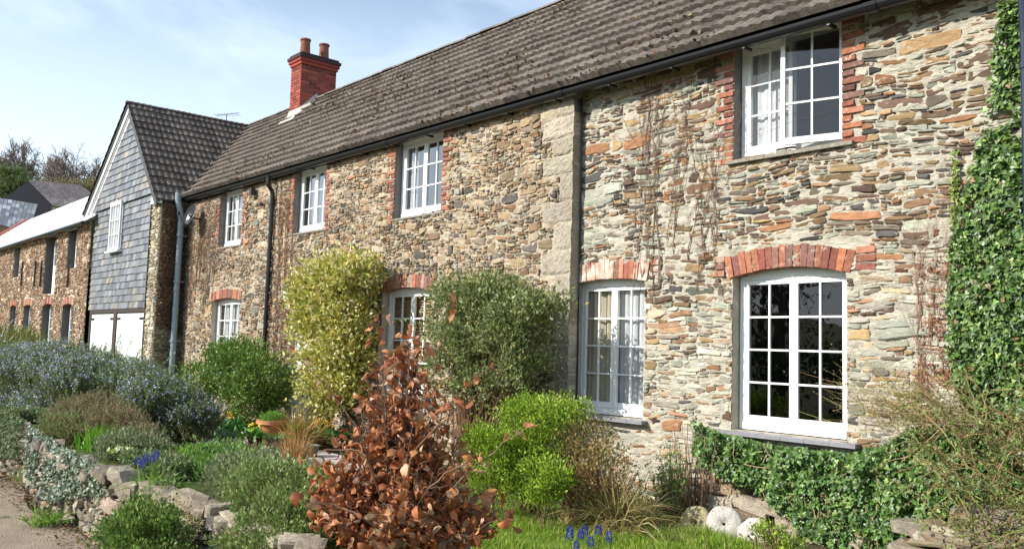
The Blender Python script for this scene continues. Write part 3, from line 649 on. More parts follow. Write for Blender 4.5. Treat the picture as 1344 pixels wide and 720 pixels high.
# floodlight boxes under the gutter
g = MB(); p = onY(331, 252, 7.55); g.box(p-[.06, .05, .07], p+[.06, .05, .07]); g.tube([p, p+[0, .14, .06]], .012, 6); tag(g.build('security_light', m_black), 'small black security light box under the gutter right of the farthest upper window', 'light')
g = MB(); p = onY(343, 268, 7.58); g.tube([p+[-.16, .05, .02], p+[0, -.02, 0], p+[.05, .0, -.03]], .012, 6); g.box(p+[-.02, -.05, -.03], p+[.05, .02, .02]); g.tube([p+[-.16, .12, .02], p+[-.16, .04, .02]], .02, 8)
tag(g.build('wall_bracket', m_black), 'short black iron bracket left of the black downpipe', 'bracket')
# lantern
lt = thing('wall_lantern', 'black wall lantern with a white glass shade beside the variegated shrub', 'lamp', (-15.2, 7.55, 2.6)); p = np.array([-15.2, 7.47, 2.60])
g = MB(); g.tube([p+[0, 0, -.13], p+[0, 0, .05]], [.062, .075], 12); g.build('glass_shade', m_white, lt, smooth=True)
g = MB(); g.tube([p+[0, 0, .05], p+[0, 0, .09], p+[0, 0, .15]], [.10, .085, .02], 12); g.tube([p+[0, 0, .15], p+[0, .0, .2], p+[0, .1, .2], p+[0, .17, .12]], .012, 6); g.box(p+[-.03, .15, .02], p+[.03, .18, .18]); g.build('lamp_cap', m_black, lt)
# ------------------------------------------------------------------ slate hung gabled wing
wing = thing('gabled_wing', 'slate hung gable end with a steep tiled roof and white doors below', 'building', (-23.7, 7, 0))
YG = 7.0; pG = lambda u, z, d: np.stack([u, YG-d, z], -1); XW0, XW1 = -26.35, -21.0
pS = lambda u, z, d: np.stack([XW1+d, u, z], -1)
g = MB(); panel(g, pG, XW0, XW1, -.3, 5.0, [(-26.2, -21.62, -.4, 2.38)]); g.add([[XW0, YG, 5.0], [XW1, YG, 5.0], [-23.6, YG, 7.7]], [(0, 1, 2)])
panel(g, pS, YG, 10.0, -.3, 5.0, []); g.box((XW0, YG, -.3), (XW0+.05, 13.4, 5.0)); g.box((-26.3, YG+.25, -.3), (-21.5, YG+.3, 2.5))
g.box((XW0, 13.4, -.3), (XW1, 13.45, 5.0)); g.build('wall', m_mortar, wing)
g = MB(); rubble(g, None, -21.58, XW1, -.1, 4.95, [], lambda u, z: pick([((.50, .44, .33), 3), ((.40, .33, .22), 2), ((.35, .30, .24), 1)], 1)[0], course=(.08, .16), place=pG, nside=8, relief=(.015, .04))
rubble(g, None, YG, YL, -.1, 4.95, [], lambda u, z: pick([((.22, .16, .09), 3), ((.28, .22, .12), 2), ((.16, .15, .07), 2)], 1)[0], course=(.08, .16), place=pS, nside=8, relief=(.015, .04))  # side stones coloured darker, this side's shade put into the palette
g.build('wall_stones', m_stone, wing)
# slates
g = MB(); z = 2.40; row = 0; G = .172
def gable_x(z):
    if z < 5.0: return -26.32, -21.60
    return -23.6-(APX[2]-z)/((APX[2]-WL_E[2])/(APX[0]-WL_E[0])), -23.6+(APX[2]-z)/wslope
while z < 7.65:
    zz = z+G; lo, hi = gable_x(max(z, 5.0) if z > 4.95 else z); lo2, hi2 = gable_x(zz); lo = max(lo, -27.0); x = lo+rng.uniform(-.1, 0); ex = .035 if z > 4.98 else 0
    while x < hi:
        w = rng.uniform(.13, .25); a, b = max(x, lo), min(x+w-.004, hi)
        if b-a > .02:
            c = vary(pick([((.135, .145, .16), 4), ((.18, .19, .205), 3), ((.095, .105, .12), 2), ((.25, .21, .16), 1.1), ((.17, .165, .155), 1.5)], 1), .16, .01)[0]
            ta, tb = max(a, lo2-.1), min(b, hi2+.1)
            if tb-ta < .01: ta = tb = (max(lo2, min(hi2, (a+b)/2)))
            y0 = YG-.045-ex-rng.uniform(0, .006); y1 = YG-.02-ex; dzr = rng.uniform(-.006, .006)
            P = [[a, y0, z+dzr], [b, y0, z+dzr], [tb, y1, zz+.02], [ta, y1, zz+.02], [a, y0+.012, z+dzr], [b, y0+.012, z+dzr]]
            g.add(P, [(0, 1, 2, 3), (4, 5, 1, 0), (0, 3, 4), (1, 5, 2)], c)
        x += w
    z += G; row += 1
g.build('slate_cladding', m_slate, wing)
g = MB()       # bargeboards, both sides, several fillets
for E_, s in ((WL_E, -1), (WR_E, 1)):
    D_ = (APX-E_); D_ /= np.linalg.norm(D_); nn = np.array([-D_[2], 0, D_[0]])*(1 if s > 0 else -1); nn = nn if nn[2] < 0 else -nn
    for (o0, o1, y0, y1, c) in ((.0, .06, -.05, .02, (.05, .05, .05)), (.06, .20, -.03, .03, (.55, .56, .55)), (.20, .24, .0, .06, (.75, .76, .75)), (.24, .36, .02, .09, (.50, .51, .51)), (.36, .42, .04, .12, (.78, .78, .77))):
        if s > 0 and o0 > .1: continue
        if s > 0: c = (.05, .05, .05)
        Pq = []
        for y in (6.90+y0, 6.90+y1):
            for P_, o_ in ((E_, o0), (APX, o0), (APX, o1), (E_, o1)):
                q = P_+nn*o_
                if P_ is APX: q = APX+np.array([0, 0, -o_/abs(D_[0])])
                Pq.append([q[0], y, q[2]+.0])
        g.add(Pq, [(0, 1, 2, 3), (7, 6, 5, 4), (0, 4, 5, 1), (1, 5, 6, 2), (2, 6, 7, 3), (3, 7, 4, 0)], c)
g.box((-27.15, 6.86, 4.96), (-26.3, 6.99, 5.08), (.6, .6, .6)); g.box((-21.4, 6.88, 4.86), (-20.92, 6.99, 5.02), (.75, .76, .75))
g.build('bargeboard', mat('bargeboard_paint', None, .5, .1, 10, .1, 50, .003), wing)
# wing roof
for E_, s in ((WR_E, 1), (WL_E, -1)):
    A = np.array([APX[0], 0, APX[2]]); B = np.array([E_[0], 0, E_[2]]); L_ = float(np.linalg.norm(A-B)); v_ = (A-B)/L_; n_ = np.array([s*v_[2], 0, abs(v_[0])])
    g = MB()
    def uf(v, s=s, B=B, v_=v_):
        z = float(np.min(B[2]+v_[2]*np.asarray(v))); Yv = EV[1]+(z-.04-EV[2])/vd[2]*vd[1]; return (6.82, (Yv+.05) if s > 0 else 13.4)
    tile_roof(g, B+np.array([0, 0, .03]), np.array([0, 1., 0]), v_, n_, L_, .29, uf, cbase=(.125, .105, .09), amp=.024, lip=.036)
    b2 = B+n_*-.03; a2 = A+n_*-.03
    g.add([[b2[0], 6.85, b2[2]], [b2[0], 7.4 if s > 0 else 13.4, b2[2]], [a2[0], 10.2 if s > 0 else 13.4, a2[2]], [a2[0], 6.85, a2[2]]], [(0, 1, 2, 3)], (.05, .04, .04))
    rf = g.build('roof', m_tile, wing)
g = MB(); y = 6.8
while y < 10.3:
    n = 7; th = np.linspace(-1.1, 1.1, n); P = [[APX[0]+.12*math.sin(t), yy, APX[2]-.05+.11*math.cos(t)] for yy in (y, y+.43) for t in th]
    g.add(P, [(q, q+1, n+q+1, n+q) for q in range(n-1)]+[tuple(range(n))], vary(np.array([[.12, .1, .09]]), .1, .02)[0]); y += .43
g.build('ridge_tiles', m_tile, wing)
g = MB(); P = []
for v in np.linspace(0, sl_len, 9):
    Y = EV[1]+vd[1]*v; Z = EV[2]+vd[2]*v+.055; X = float(valleyX(v)); P.append([X+.02, Y, Z+.015]); P.append([X+.15, Y, Z+.03+float(zt(X))])
g.add(P, [(2*k, 2*k+1, 2*k+3, 2*k+2) for k in range(8)]); g.build('valley_lead', m_lead, wing)
# wing window and doors
def small_window(a, b, c, d, Y, rows, cols, parent, fr=.05, gm=None):
    g = MB(); g.box((a, Y, c), (a+fr, Y+.05, d)); g.box((b-fr, Y, c), (b, Y+.05, d)); g.box((a+fr, Y, d-fr), (b-fr, Y+.05, d)); g.box((a+fr, Y, c), (b-fr, Y+.05, c+fr*1.4))
    for k in range(1, cols): x = a+(b-a)*k/cols; t = .022 if k*2 != cols else .04; g.box((x-t/2, Y+.008, c+fr*1.4), (x+t/2, Y+.04, d-fr))
    for k in range(1, rows): z = c+fr+(d-c-2*fr)*k/rows; g.box((a+fr, Y+.01, z-.01), (b-fr, Y+.035, z+.01))
    w = g.build('window', m_white, parent); g = MB(); g.add([[a+fr, Y+.03, c+fr], [b-fr, Y+.03, c+fr], [b-fr, Y+.03, d-fr], [a+fr, Y+.03, d-fr]], [(0, 1, 2, 3)]); g.build('pane', gm or m_glass, w)
    g = MB(); g.box((a+.01, Y+.07, c+.01), (b-.01, Y+.09, d-.01)); g.build('curtain', m_curtain, w)
    return w
w = small_window(-24.62, -23.72, 3.93, 5.18, YG-.12, 3, 4, wing); g = MB(); g.box((-24.7, YG-.17, 3.88), (-23.64, YG-.04, 3.93)); g.build('sill', m_white, w)
g = MB(); g.box((-24.64, YG-.13, 5.18), (-23.70, YG-.03, 5.22)); g.build('window_head', m_white, w)
for a, b in ((-26.02, -24.02), (-23.72, -21.68)):
    g = MB(); nb_ = 11
    for q in range(nb_): xa = a+(b-a)*q/nb_; g.box((xa+.004, YG-.02+rng.uniform(0, .003), .02), (xa+(b-a)/nb_-.004, YG+.02, 2.27))
    g.box((a, YG+.021, .02), (b, YG+.04, 2.27)); d = g.build('garage_door', m_white, wing, label='plain white door leaf under the slates')
    for xa, xb in ((a, a+.28), (b-.28, b)): g = MB(); g.box((xa, YG-.035, 2.12), (xb, YG-.021, 2.17)); g.build('hinge', m_black, d)
g = MB(); g.box((-26.2, YG-.03, 2.30), (-21.62, YG+.06, 2.40)); g.box((-26.2, YG-.03, -.1), (-26.05, YG+.06, 2.3)); g.box((-24.0, YG-.04, -.1), (-23.74, YG+.06, 2.3)); g.box((-21.67, YG-.03, -.1), (-21.60, YG+.06, 2.3))
g.build('door_frame', mat('dark_brown_timber', (.035, .02, .015), .7, .2, 10, .2, 40, .003), wing)
g = MB(); g.box((-21.615, YG-.05, 2.38), (-21.575, YG+.0, 5.0)); g.build('edge_board', mat('dark_edge_board', (.04, .06, .05), .6), wing)
pipe('downpipe', [[-20.86, 7.33, 5.14], [-20.86, 7.33, 4.95], [-20.83, 7.36, 4.8], [-20.83, 7.40, 4.65], [-20.83, 7.42, 4.5], [-20.83, 7.42, .02]], .07, m_grey_pipe, wing, [(4.1, -20.83, 7.42), (3.0, -20.83, 7.42), (1.6, -20.83, 7.42)], 'blue grey pipe in the corner between wing and house')
sd = thing('satellite_dish', 'dark satellite dish edge on above the blue grey corner pipe', 'dish', (-20.5, 7.4, 4.5)); p = onY(248, 283, 7.35)
g = MB(); n = 20; D_ = nrm(np.array([.15, -1, .3])); a_ = nrm(np.cross(D_, [0, 0, 1])); b_ = np.cross(a_, D_); P = [p-D_*.07]
for r_, dd in ((.14, -.05), (.28, 0), (.285, .005), (.14, -.04)):
    for k in range(n): t = 2*math.pi*k/n; P.append(p+a_*r_*.82*math.cos(t)+b_*r_*math.sin(t)+D_*dd)
f = [(0, 1+(k+1) % n, 1+k) for k in range(n)]
for r_ in range(3): f += [(1+r_*n+k, 1+r_*n+(k+1) % n, 1+(r_+1)*n+(k+1) % n, 1+(r_+1)*n+k) for k in range(n)]
g.add(P, f); g.build('dish', m_black, sd, smooth=True); g = MB(); g.tube([p, p+[0, .2, -.05], p+[0, .35, -.05]], .018, 6); g.tube([p-b_*.26, p+D_*.25-b_*.05], .01, 5); g.box(p+D_*.25-.03-b_*.05, p+D_*.25+.03-b_*.05); g.build('mount_arm', m_black, sd)
ar = thing('tv_aerial', 'thin rooftop television aerial behind the far ridge', 'aerial', (-23, 11, 7.5)); p = atD(297, 160, 27)
g = MB(); g.tube([p+[0, 0, -.6], p+[0, 0, .25]], .012, 5); g.build('mast', m_black, ar); g = MB(); q = p+[0, 0, .22]; g.tube([q+[-.3, -.2, 0], q+[.35, .25, .05]], .008, 4)
for k in range(7): c = q+np.array([-.3+.1*k, -.2+.07*k, 0]); g.tube([c+[.1, -.14, 0], c+[-.1, .14, 0]], .006, 4)
g.build('crossbars', m_black, ar)
# ------------------------------------------------------------------ outbuilding with a glare-whitened roof
ob = thing('stone_outbuilding', 'long stone outbuilding with a glaring pale slate roof left of the slate gable', 'building', (-32, 6.9, 0)); YO = 6.9
pO = lambda u, z, d: np.stack([u, YO-d, z], -1)
ops = [(-28.75, -27.65, 3.66, 4.80), (-31.45, -29.95, 2.97, 4.82), (-36.1, -35.05, 3.7, 4.82), (-28.85, -27.6, 1.4, 2.62), (-31.3, -29.95, 1.4, 2.66), (-33.95, -32.75, 1.4, 2.68), (-36.1, -35.05, 1.4, 2.7), (-41, -40, 3.7, 4.8), (-41, -40, 1.4, 2.6)]
g = MB(); panel(g, pO, -46, XW0+.0, -.3, 4.88, ops)
for (a, b, c, d) in ops:
    for s, e in (((a, c), (a, d)), ((a, d), (b, d)), ((b, d), (b, c)), ((b, c), (a, c))): g.add([[s[0], YO, s[1]], [e[0], YO, e[1]], [e[0], YO+.35, e[1]], [s[0], YO+.35, s[1]]], [(0, 1, 2, 3)], mat=1)
g.box((-46, 13, -.3), (XW0, 13.05, 4.9)); g.box((-46.05, YO, -.3), (-46, 13.05, 4.9)); g.build('wall', [m_mortar, m_reveal], ob)
g = MB(); rubble(g, None, -46, XW0, -.1, 4.85, ops+[(a-.05, b+.05, d-.02, d+.22) for (a, b, c, d) in ops[3:7]], lambda u, z: pick([((.40, .27, .17), 3), ((.33, .20, .12), 3), ((.26, .19, .14), 2), ((.48, .38, .27), 2)], 1)[0], course=(.10, .2), length=(.15, .5), aspect=(1, 3), place=pO, nside=7, relief=(.015, .045))
g.build('wall_stones', m_stone, ob)
for w_ in ops[3:7]: g = MB(); arch(g, None, YO, w_, .09, .2, [], .4); g.build('brick_arch', m_brick, ob)
for q, (a, b, c, d) in enumerate(ops):
    if q in (4,): pass
    if q == 1:
        g = MB(); g.box((a+.45, YO+.15, c), (b-.02, YO+.2, c+.85)); g.build('door', m_white, ob); small_window(a+.45, b-.02, c+.85, d-.1, YO+.15, 2, 2, ob, gm=m_glass_dark)
    else: small_window(a+.25 if q in (0, 3, 4) else a+.05, b-.05, c+.05, d-.05, YO+.16, 3 if q != 2 else 2, 2, ob, gm=m_glass_dark)
    g = MB(); g.box((a, YO+.34, c), (b, YO+.36, d)); g.build('interior', m_dark, ob)
for q in (0, 1):
    a, b, c, d = ops[q]; g = MB(); g.box((a-.12, YO-.12, d), (b+.12, YO+.1, d+.06)); g.build('lintel', m_lead, ob)
# roof: hipped at the far end
OE = np.array([-26.4, 6.72, 4.90]); ps = R(38); on = np.array([0, -math.sin(ps), math.cos(ps)])
hA = onP(121, 241, OE, on); hB = onP(2, 309, OE, on); print('hip', hA, hB)
ridY = 9.9; ridZ = OE[2]+(ridY-OE[1])*math.tan(ps)
g = MB(); v_ = np.array([0, math.cos(ps), math.sin(ps)]); LL = (ridY-OE[1])/math.cos(ps); k = 0; v = 0.
hd = (hA-hB); hx = lambda Y: hB[0]+(Y-hB[1])*hd[0]/hd[1]
while v < LL:
    Y0 = OE[1]+v*math.cos(ps); lo = max(hx(Y0), -60); x = lo
    while x < XW0+.3:
        w_ = rng.uniform(.26, .36); o_ = OE.copy(); o_[0] = 0; lo1 = max(hx(Y0+.2), -60)
        c = vary(np.array([[.74, .75, .76]]), .05, .01)[0]  # slates coloured near-white, sun glare put into the colour
        P = [o_+v_*v+on*.02, o_+v_*v+on*.02, o_+v_*(v+.235)+on*.004, o_+v_*(v+.235)+on*.004]; xs = [x, min(x+w_-.006, XW0+.3), min(x+w_-.006, XW0+.3), x]
        P = [p+[xx, 0, 0] for p, xx in zip(P, xs)]+[o_+v_*v+[x, 0, 0]-on*.0, o_+v_*v+[xs[1], 0, 0]]
        if xs[1] > xs[0]: g.add(P, [(0, 1, 2, 3), (4, 5, 1, 0)], c)
        x += w_
    v += .23; k += 1
g.add([[XW0, OE[1], OE[2]-.02], [hx(OE[1]), OE[1], OE[2]-.02], [hx(ridY), ridY, ridZ-.02], [XW0, ridY, ridZ-.02]], [(0, 1, 2, 3)], (.4, .4, .4))
g.add([[XW0, ridY, ridZ-.02], [hx(ridY), ridY, ridZ-.02], [hx(ridY), 13.2, 4.9], [XW0, 13.2, 4.9]], [(0, 1, 2, 3)], (.4, .4, .4))
g.add([[hx(OE[1]), OE[1], OE[2]-.02], [hx(ridY), ridY, ridZ-.02], [hx(ridY), 13.2, 4.9]], [(0, 1, 2)], (.4, .4, .4))
g.build('roof', m_slate_roof, ob)
g = MB(); P0 = [hx(OE[1]), OE[1], OE[2]+.06]; P1 = [hx(ridY), ridY, ridZ+.06]; g.tube([P0, P1], .08, 6); g.build('hip_tiles', mat('red_hip_tile', (.40, .12, .09), .8), ob)
g = MB(); g.tube([[-58, 6.66, 4.84], [XW0, 6.66, 4.84]], .06, 6); g.build('gutter', m_black, ob)
for x in (29, 46, 54, 90):
    p = onY(x, 360, YO-.06); g = MB(); g.tube([[p[0], YO-.07, p[2]-.4], [p[0], YO-.07, p[2]+.45]], .03, 5); g.build('iron_bar', m_black, ob)
# ------------------------------------------------------------------ far barn behind
fb = thing('far_barn', 'distant barn with a dark gable and brown slate roof behind the pale roof', 'barn', tuple(atD(60, 300, 52))); D0 = 52
def fpoly(mb, pts, col, mat=0): mb.add([atD(x, y, d) for x, y, d in pts], [tuple(range(len(pts)))], col, mat)
g = MB(); fpoly(g, [(0, 263, 52), (37, 238, 52), (68, 268, 52), (66, 340, 52), (-40, 340, 52), (-40, 290, 52)], (.01, .01, .01)); g.build('gable_wall', m_navy, fb)
g = MB(); a, b, c, d = atD(36, 236, 51.8), atD(106, 243, 60), atD(150, 275, 60), atD(70, 270, 51.8)
rows = 14; cols = 22
for r_ in range(rows):
    for q in range(cols):
        f0, f1 = r_/rows, (r_+1)/rows; s0, s1 = q/cols, (q+1)/cols; L0 = lambda s, f: (a*(1-s)+b*s)*(1-f)+(d*(1-s)+c*s)*f
        g.add([L0(s0, f0), L0(s1-.004, f0), L0(s1-.004, f1), L0(s0, f1)], [(0, 1, 2, 3)], vary(pick([((.25, .15, .11), 3), ((.32, .22, .17), 1), ((.15, .10, .08), 1)], 1), .15, .04)[0])
g.add([L0(0, 0)+[0, 0, .02], L0(1, 0)+[0, 0, .02], L0(1, 0)+[0, 0, -.12], L0(0, 0)+[0, 0, -.12]], [(0, 1, 2, 3)], (.28, .17, .06)); g.build('roof', m_slate, fb)
fs = thing('lean_to_shed', 'low slate roofed brick shed at the far left edge', 'shed', tuple(atD(10, 320, 46)))
g = MB(); a, b, c, d = atD(-60, 250, 50), atD(50, 268, 49), atD(38, 304, 46), atD(-60, 280, 46); rows = 8; cols = 20
for r_ in range(rows):
    for q in range(cols):
        f0, f1 = r_/rows, (r_+1)/rows; s0, s1 = q/cols, (q+1)/cols; g.add([L0(s0, f0), L0(s1-.004, f0), L0(s1-.004, f1), L0(s0, f1)], [(0, 1, 2, 3)], vary(pick([((.10, .11, .13), 3), ((.25, .27, .30), 1), ((.16, .17, .17), 2)], 1), .15, .03)[0])
g.build('roof', m_slate, fs)
g = MB(); fpoly(g, [(-60, 282, 46.3), (38, 305, 46.3), (38, 380, 46.3), (-60, 380, 46.3)], (.30, .16, .10)); g.build('wall', mat('far_brick', (.32, .19, .12), .9, .4, 3, 0), fs)
#VEGETATION
# ------------------------------------------------------------------ leaf templates
T_LEAF = np.array([[0, 0, 0], [.26, .42, .05], [0, 1, -.06], [-.26, .42, .05], [0, .45, -.04]]); F_LEAF = [[[0, 1, 4], [1, 2, 4], [2, 3, 4], [3, 0, 4]]]
T_SMALL = np.array([[0, 0, 0], [.3, .45, .04], [0, 1, 0], [-.3, .45, .04]]); F_SMALL = [[[0, 1, 2, 3]]]
T_NEED = np.array([[-.06, 0, 0], [.06, 0, 0], [.03, 1, .02], [-.03, 1, .02]]); F_NEED = [[[0, 1, 2, 3]]]
T_IVY = np.array([[0, .12, .0], [.30, -.12, .05], [.52, .22, .07], [.28, .42, .02], [.22, .62, .03], [0, 1.0, -.10], [-.22, .62, .03], [-.28, .42, .02], [-.52, .22, .07], [-.30, -.12, .05]])
F_IVY = [[[0, 1, 2], [0, 2, 3], [0, 3, 4], [0, 4, 5], [0, 5, 6], [0, 6, 7], [0, 7, 8], [0, 8, 9]]]
T_BLADE = np.array([[-.03, 0, 0], [.03, 0, 0], [.026, .5, .06], [-.026, .5, .06], [0, 1, .25]]); F_BLADE = [[[0, 1, 2, 3]], [[3, 2, 4]]]
T_PETAL = np.array([[0, 0, 0], [.4, .5, .1], [0, 1, .2], [-.4, .5, .1]])
def crumple(k):
    r = np.random.default_rng(100+k); V = []; curl = r.uniform(1.0, 3.6)*r.choice([-1, 1, 1]); fold = r.uniform(.2, 1.25)
    ws = [.02, .17, .27, .28, .20, .02]
    th = 0; y = 0; z = 0
    for q, w in enumerate(ws):
        for s in (-1, 0, 1): V.append([s*w*math.cos(fold)+r.normal(0, .02), y, z+abs(s)*w*math.sin(fold)+r.normal(0, .06)])
        th += curl/6*r.uniform(.5, 1.5); y += .2*math.cos(th); z += .2*math.sin(th)
    F = []
    for q in range(5):
        for s in range(2): a = q*3+s; F.append([a, a+1, a+4, a+3])
    return np.array(V), [F]
def sph(n): v = rng.normal(size=(n, 3)); return nrm(v)
def leafset(mb, T, F, pos, out, size, pal, upb=.3, rnd=.8, flat=None, wid=None, cvar=.2):
    n = len(pos); d = nrm(out*.8+np.array([0, 0, upb])+sph(n)*rnd)
    nv = sph(n) if flat is None else nrm(np.asarray(flat)+sph(n)*.55)
    mb.leaves(T, F, pos, d, nv, rng.uniform(*size, n), vary(pick(pal, n), cvar, .05), wid)
def shrub(name, label, cat, base, lobes, nclump, per, cr_, T, F, size, pal, tpal=((.16, .10, .06), 1), upb=.3, rnd=.8, leafm=None, stems=60, srad=.006, part='leaves', group=None, ymax=None, inner=.25, hollow=.55, extra=None):
    t = thing(name, label, cat, tuple(base), group); lb = np.array(lobes, float); vol = (lb[:, 3]*lb[:, 4]*lb[:, 5])**(2/3); ix = rng.choice(len(lb), nclump, p=vol/vol.sum())
    dr = sph(nclump); dr[:, 2] = np.where(rng.random(nclump) < .4, np.abs(dr[:, 2]), dr[:, 2])
    rf = np.where(rng.random(nclump) < inner, rng.uniform(.25, hollow+.2, nclump), rng.uniform(hollow+.2, 1.08, nclump))
    st_ = rng.random(nclump) < .07; rf = np.where(st_, rng.uniform(1.1, 1.38, nclump), rf)
    cen = lb[ix, :3]+dr*lb[ix, 3:6]*rf[:, None]; out = nrm(dr/lb[ix, 3:6])
    cen[:, 2] = np.maximum(cen[:, 2], gh(cen[:, 0], cen[:, 1])+.02)
    per_ = np.where(st_, per//3, per)
    if ymax is not None: cen[:, 1] = np.minimum(cen[:, 1], ymax-rng.uniform(.02, .2, nclump))
    cs = cr_*rng.uniform(.6, 1.4, nclump); np_ = np.repeat(np.arange(nclump), per_)
    pos = cen[np_]+rng.normal(size=(len(np_), 3))*cs[np_][:, None]*.6
    if ymax is not None: pos[:, 1] = np.minimum(pos[:, 1], ymax)
    g = MB(); leafset(g, T, F, pos, out[np_], size, pal, upb, rnd)
    if extra: extra(g, cen, out)
    g.build(part, leafm or m_leaf, t)
    if stems:
        k = rng.choice(nclump, min(stems, nclump), replace=False); b = np.asarray(base)+rng.normal(0, 1, (len(k), 3))*[.1, .07, 0]; e = cen[k]
        s = np.linspace(0, 1, 5)[None, :, None]; P = b[:, None]*(1-s)+e[:, None]*s; P += rng.normal(0, .03, P.shape)*np.sin(s*math.pi); P[..., 2] += (.12*np.sin(s*math.pi))[..., 0]
        rr = srad*np.linspace(1.6, .5, 5)[None]*rng.uniform(.6, 1.3, (len(k), 1)); g = MB(); g.tubes(P, rr, vary(pick([tpal] if not isinstance(tpal, list) else tpal, len(k)), .2), 4); g.build('stems', m_bark, t)
    return t
def inpoly(p, poly):
    x, y = p[:, 0], p[:, 1]; c = np.zeros(len(p), bool); n = len(poly)
    for i in range(n):
        x1, y1 = poly[i]; x2, y2 = poly[(i+1) % n]
        with np.errstate(divide='ignore', invalid='ignore'): c ^= ((y1 > y) != (y2 > y)) & (x < (x2-x1)*(y-y1)/(y2-y1+1e-12)+x1)
    return c
def sample_poly(poly, n):
    poly = np.array(poly); lo, hi = poly.min(0), poly.max(0); out = []
    while sum(map(len, out)) < n: p = rng.uniform(lo, hi, (n*2, 2)); out.append(p[inpoly(p, poly)])
    return np.concatenate(out)[:n]
def wallpoly(px, Y): return [tuple(onY(x, y, Y)[[0, 2]]) for x, y in px]
GREEN = [((.10, .19, .03), 3), ((.15, .27, .04), 2), ((.06, .12, .025), 2)]
# ------------------------------------------------------------------ dry stone garden wall
dw = thing('dry_stone_wall', 'low dry stone garden wall of tilted lichened blocks along the lane', 'wall', (-7, 2.3, 0))
def batter(u, z, d):
    wv = .07*np.sin(np.asarray(u)*.9)+.03*np.sin(np.asarray(u)*2.7); return np.stack([u, 2.36+z*.12+wv-d, z], -1)
pal_d = [((.31, .265, .195), 3), ((.24, .20, .15), 3), ((.37, .32, .24), 2), ((.30, .21, .13), 1.3), ((.13, .12, .10), 2)]
g = MB()
mortar(g, lambda u, z, d: batter(u, z, d), -18, -4.25, -.1, .52, [], .06, .03, -.03, 51); g.build('core', m_soil, dw, smooth=True)
g = MB(); rubble(g, None, -18, -4.25, -.05, .53, [], lambda u, z: pick(pal_d, 1)[0], course=(.09, .17), length=(.2, .5), aspect=(1.3, 3.2), gap=.004, relief=(.03, .075), place=batter, nside=10, jit=.14, big=.65, shear=-.16)
g.build('face_stones', m_drystone, dw)
def rock(mb, c, s, col, rz=0, tilt=0, n=3):
    th = np.linspace(0, math.pi, 7); ph = np.linspace(0, 2*math.pi, 11)[:-1]; P = []
    ex = .32
    for t in th:
        for p in ph:
            v = np.array([math.sin(t)*math.cos(p), math.sin(t)*math.sin(p), math.cos(t)]); v = np.sign(v)*np.abs(v)**ex; v *= 1+rng.normal(0, .07); P.append(v*s)
    P = np.array(P); P[:10] = P[0]; P[-10:] = P[-1]
    a = np.array([[math.cos(rz), -math.sin(rz), 0], [math.sin(rz), math.cos(rz), 0], [0, 0, 1]]); b = np.array([[math.cos(tilt), 0, math.sin(tilt)], [0, 1, 0], [-math.sin(tilt), 0, math.cos(tilt)]])
    P = P@(a@b).T+c; m_ = 10
    mb.add(P, [(r*m_+k, (r+1)*m_+k, (r+1)*m_+(k+1) % m_, r*m_+(k+1) % m_) for r in range(6) for k in range(m_)], col)
g = MB(); x = -17.8
while x < -4.35:
    w = rng.uniform(.10, .22); 
    for row in (0,):
        rock(g, np.array([x, 2.40+.07*math.sin(x*.9)+rng.normal(0, .02), .515+rng.uniform(-.04, .04)]), np.array([w*.66, rng.uniform(.07, .12), rng.uniform(.025, .06)]), vary(pick(pal_d, 1), .15)[0], rng.normal(0, .3), rng.normal(.16, .16))
    x += w*1.15
g.build('coping_stones', m_drystone, dw)
# loose stones at the wall foot
g = MB()
for k in range(40):
    x = rng.uniform(-12, -4.5); y = 2.26+.07*math.sin(x*.9)+rng.normal(0, .07); s = rng.uniform(.012, .04); rock(g, np.array([x, y, .03]), np.array([s*1.3, s, s*.7]), vary(pick(pal_d, 1), .15)[0], rng.uniform(0, 3), 0)
o = g.build('rubble_scree', m_drystone); o['label'] = 'loose stones and crumbs at the foot of the garden wall'; o['category'] = 'stones'; struct(o, 'stuff')
# litter & small ground cover on the lane edge and beds
g = MB(); n = 5200; X = rng.uniform(-15, -3, n); Y = np.where(rng.random(n) < .45, 2.28+.07*np.sin(X*.9)-np.abs(rng.normal(0, .14, n)), rng.uniform(4.2, 7.5, n)); Z = np.where(Y < 2.4, .045, gh(X, Y)+.01)
leafset(g, T_SMALL, F_SMALL, np.stack([X, Y, Z], 1), sph(n)*[1, 1, .1], (.02, .05), [((.24, .15, .08), 3), ((.30, .2, .12), 2), ((.12, .08, .05), 3), ((.10, .14, .04), 1)], 0, .3, flat=[0, 0, 1])
o = g.build('leaf_litter', m_dry); tag(o, 'dead leaves and bits scattered on the soil and lane edge', 'leaf litter'); struct(o, 'stuff')
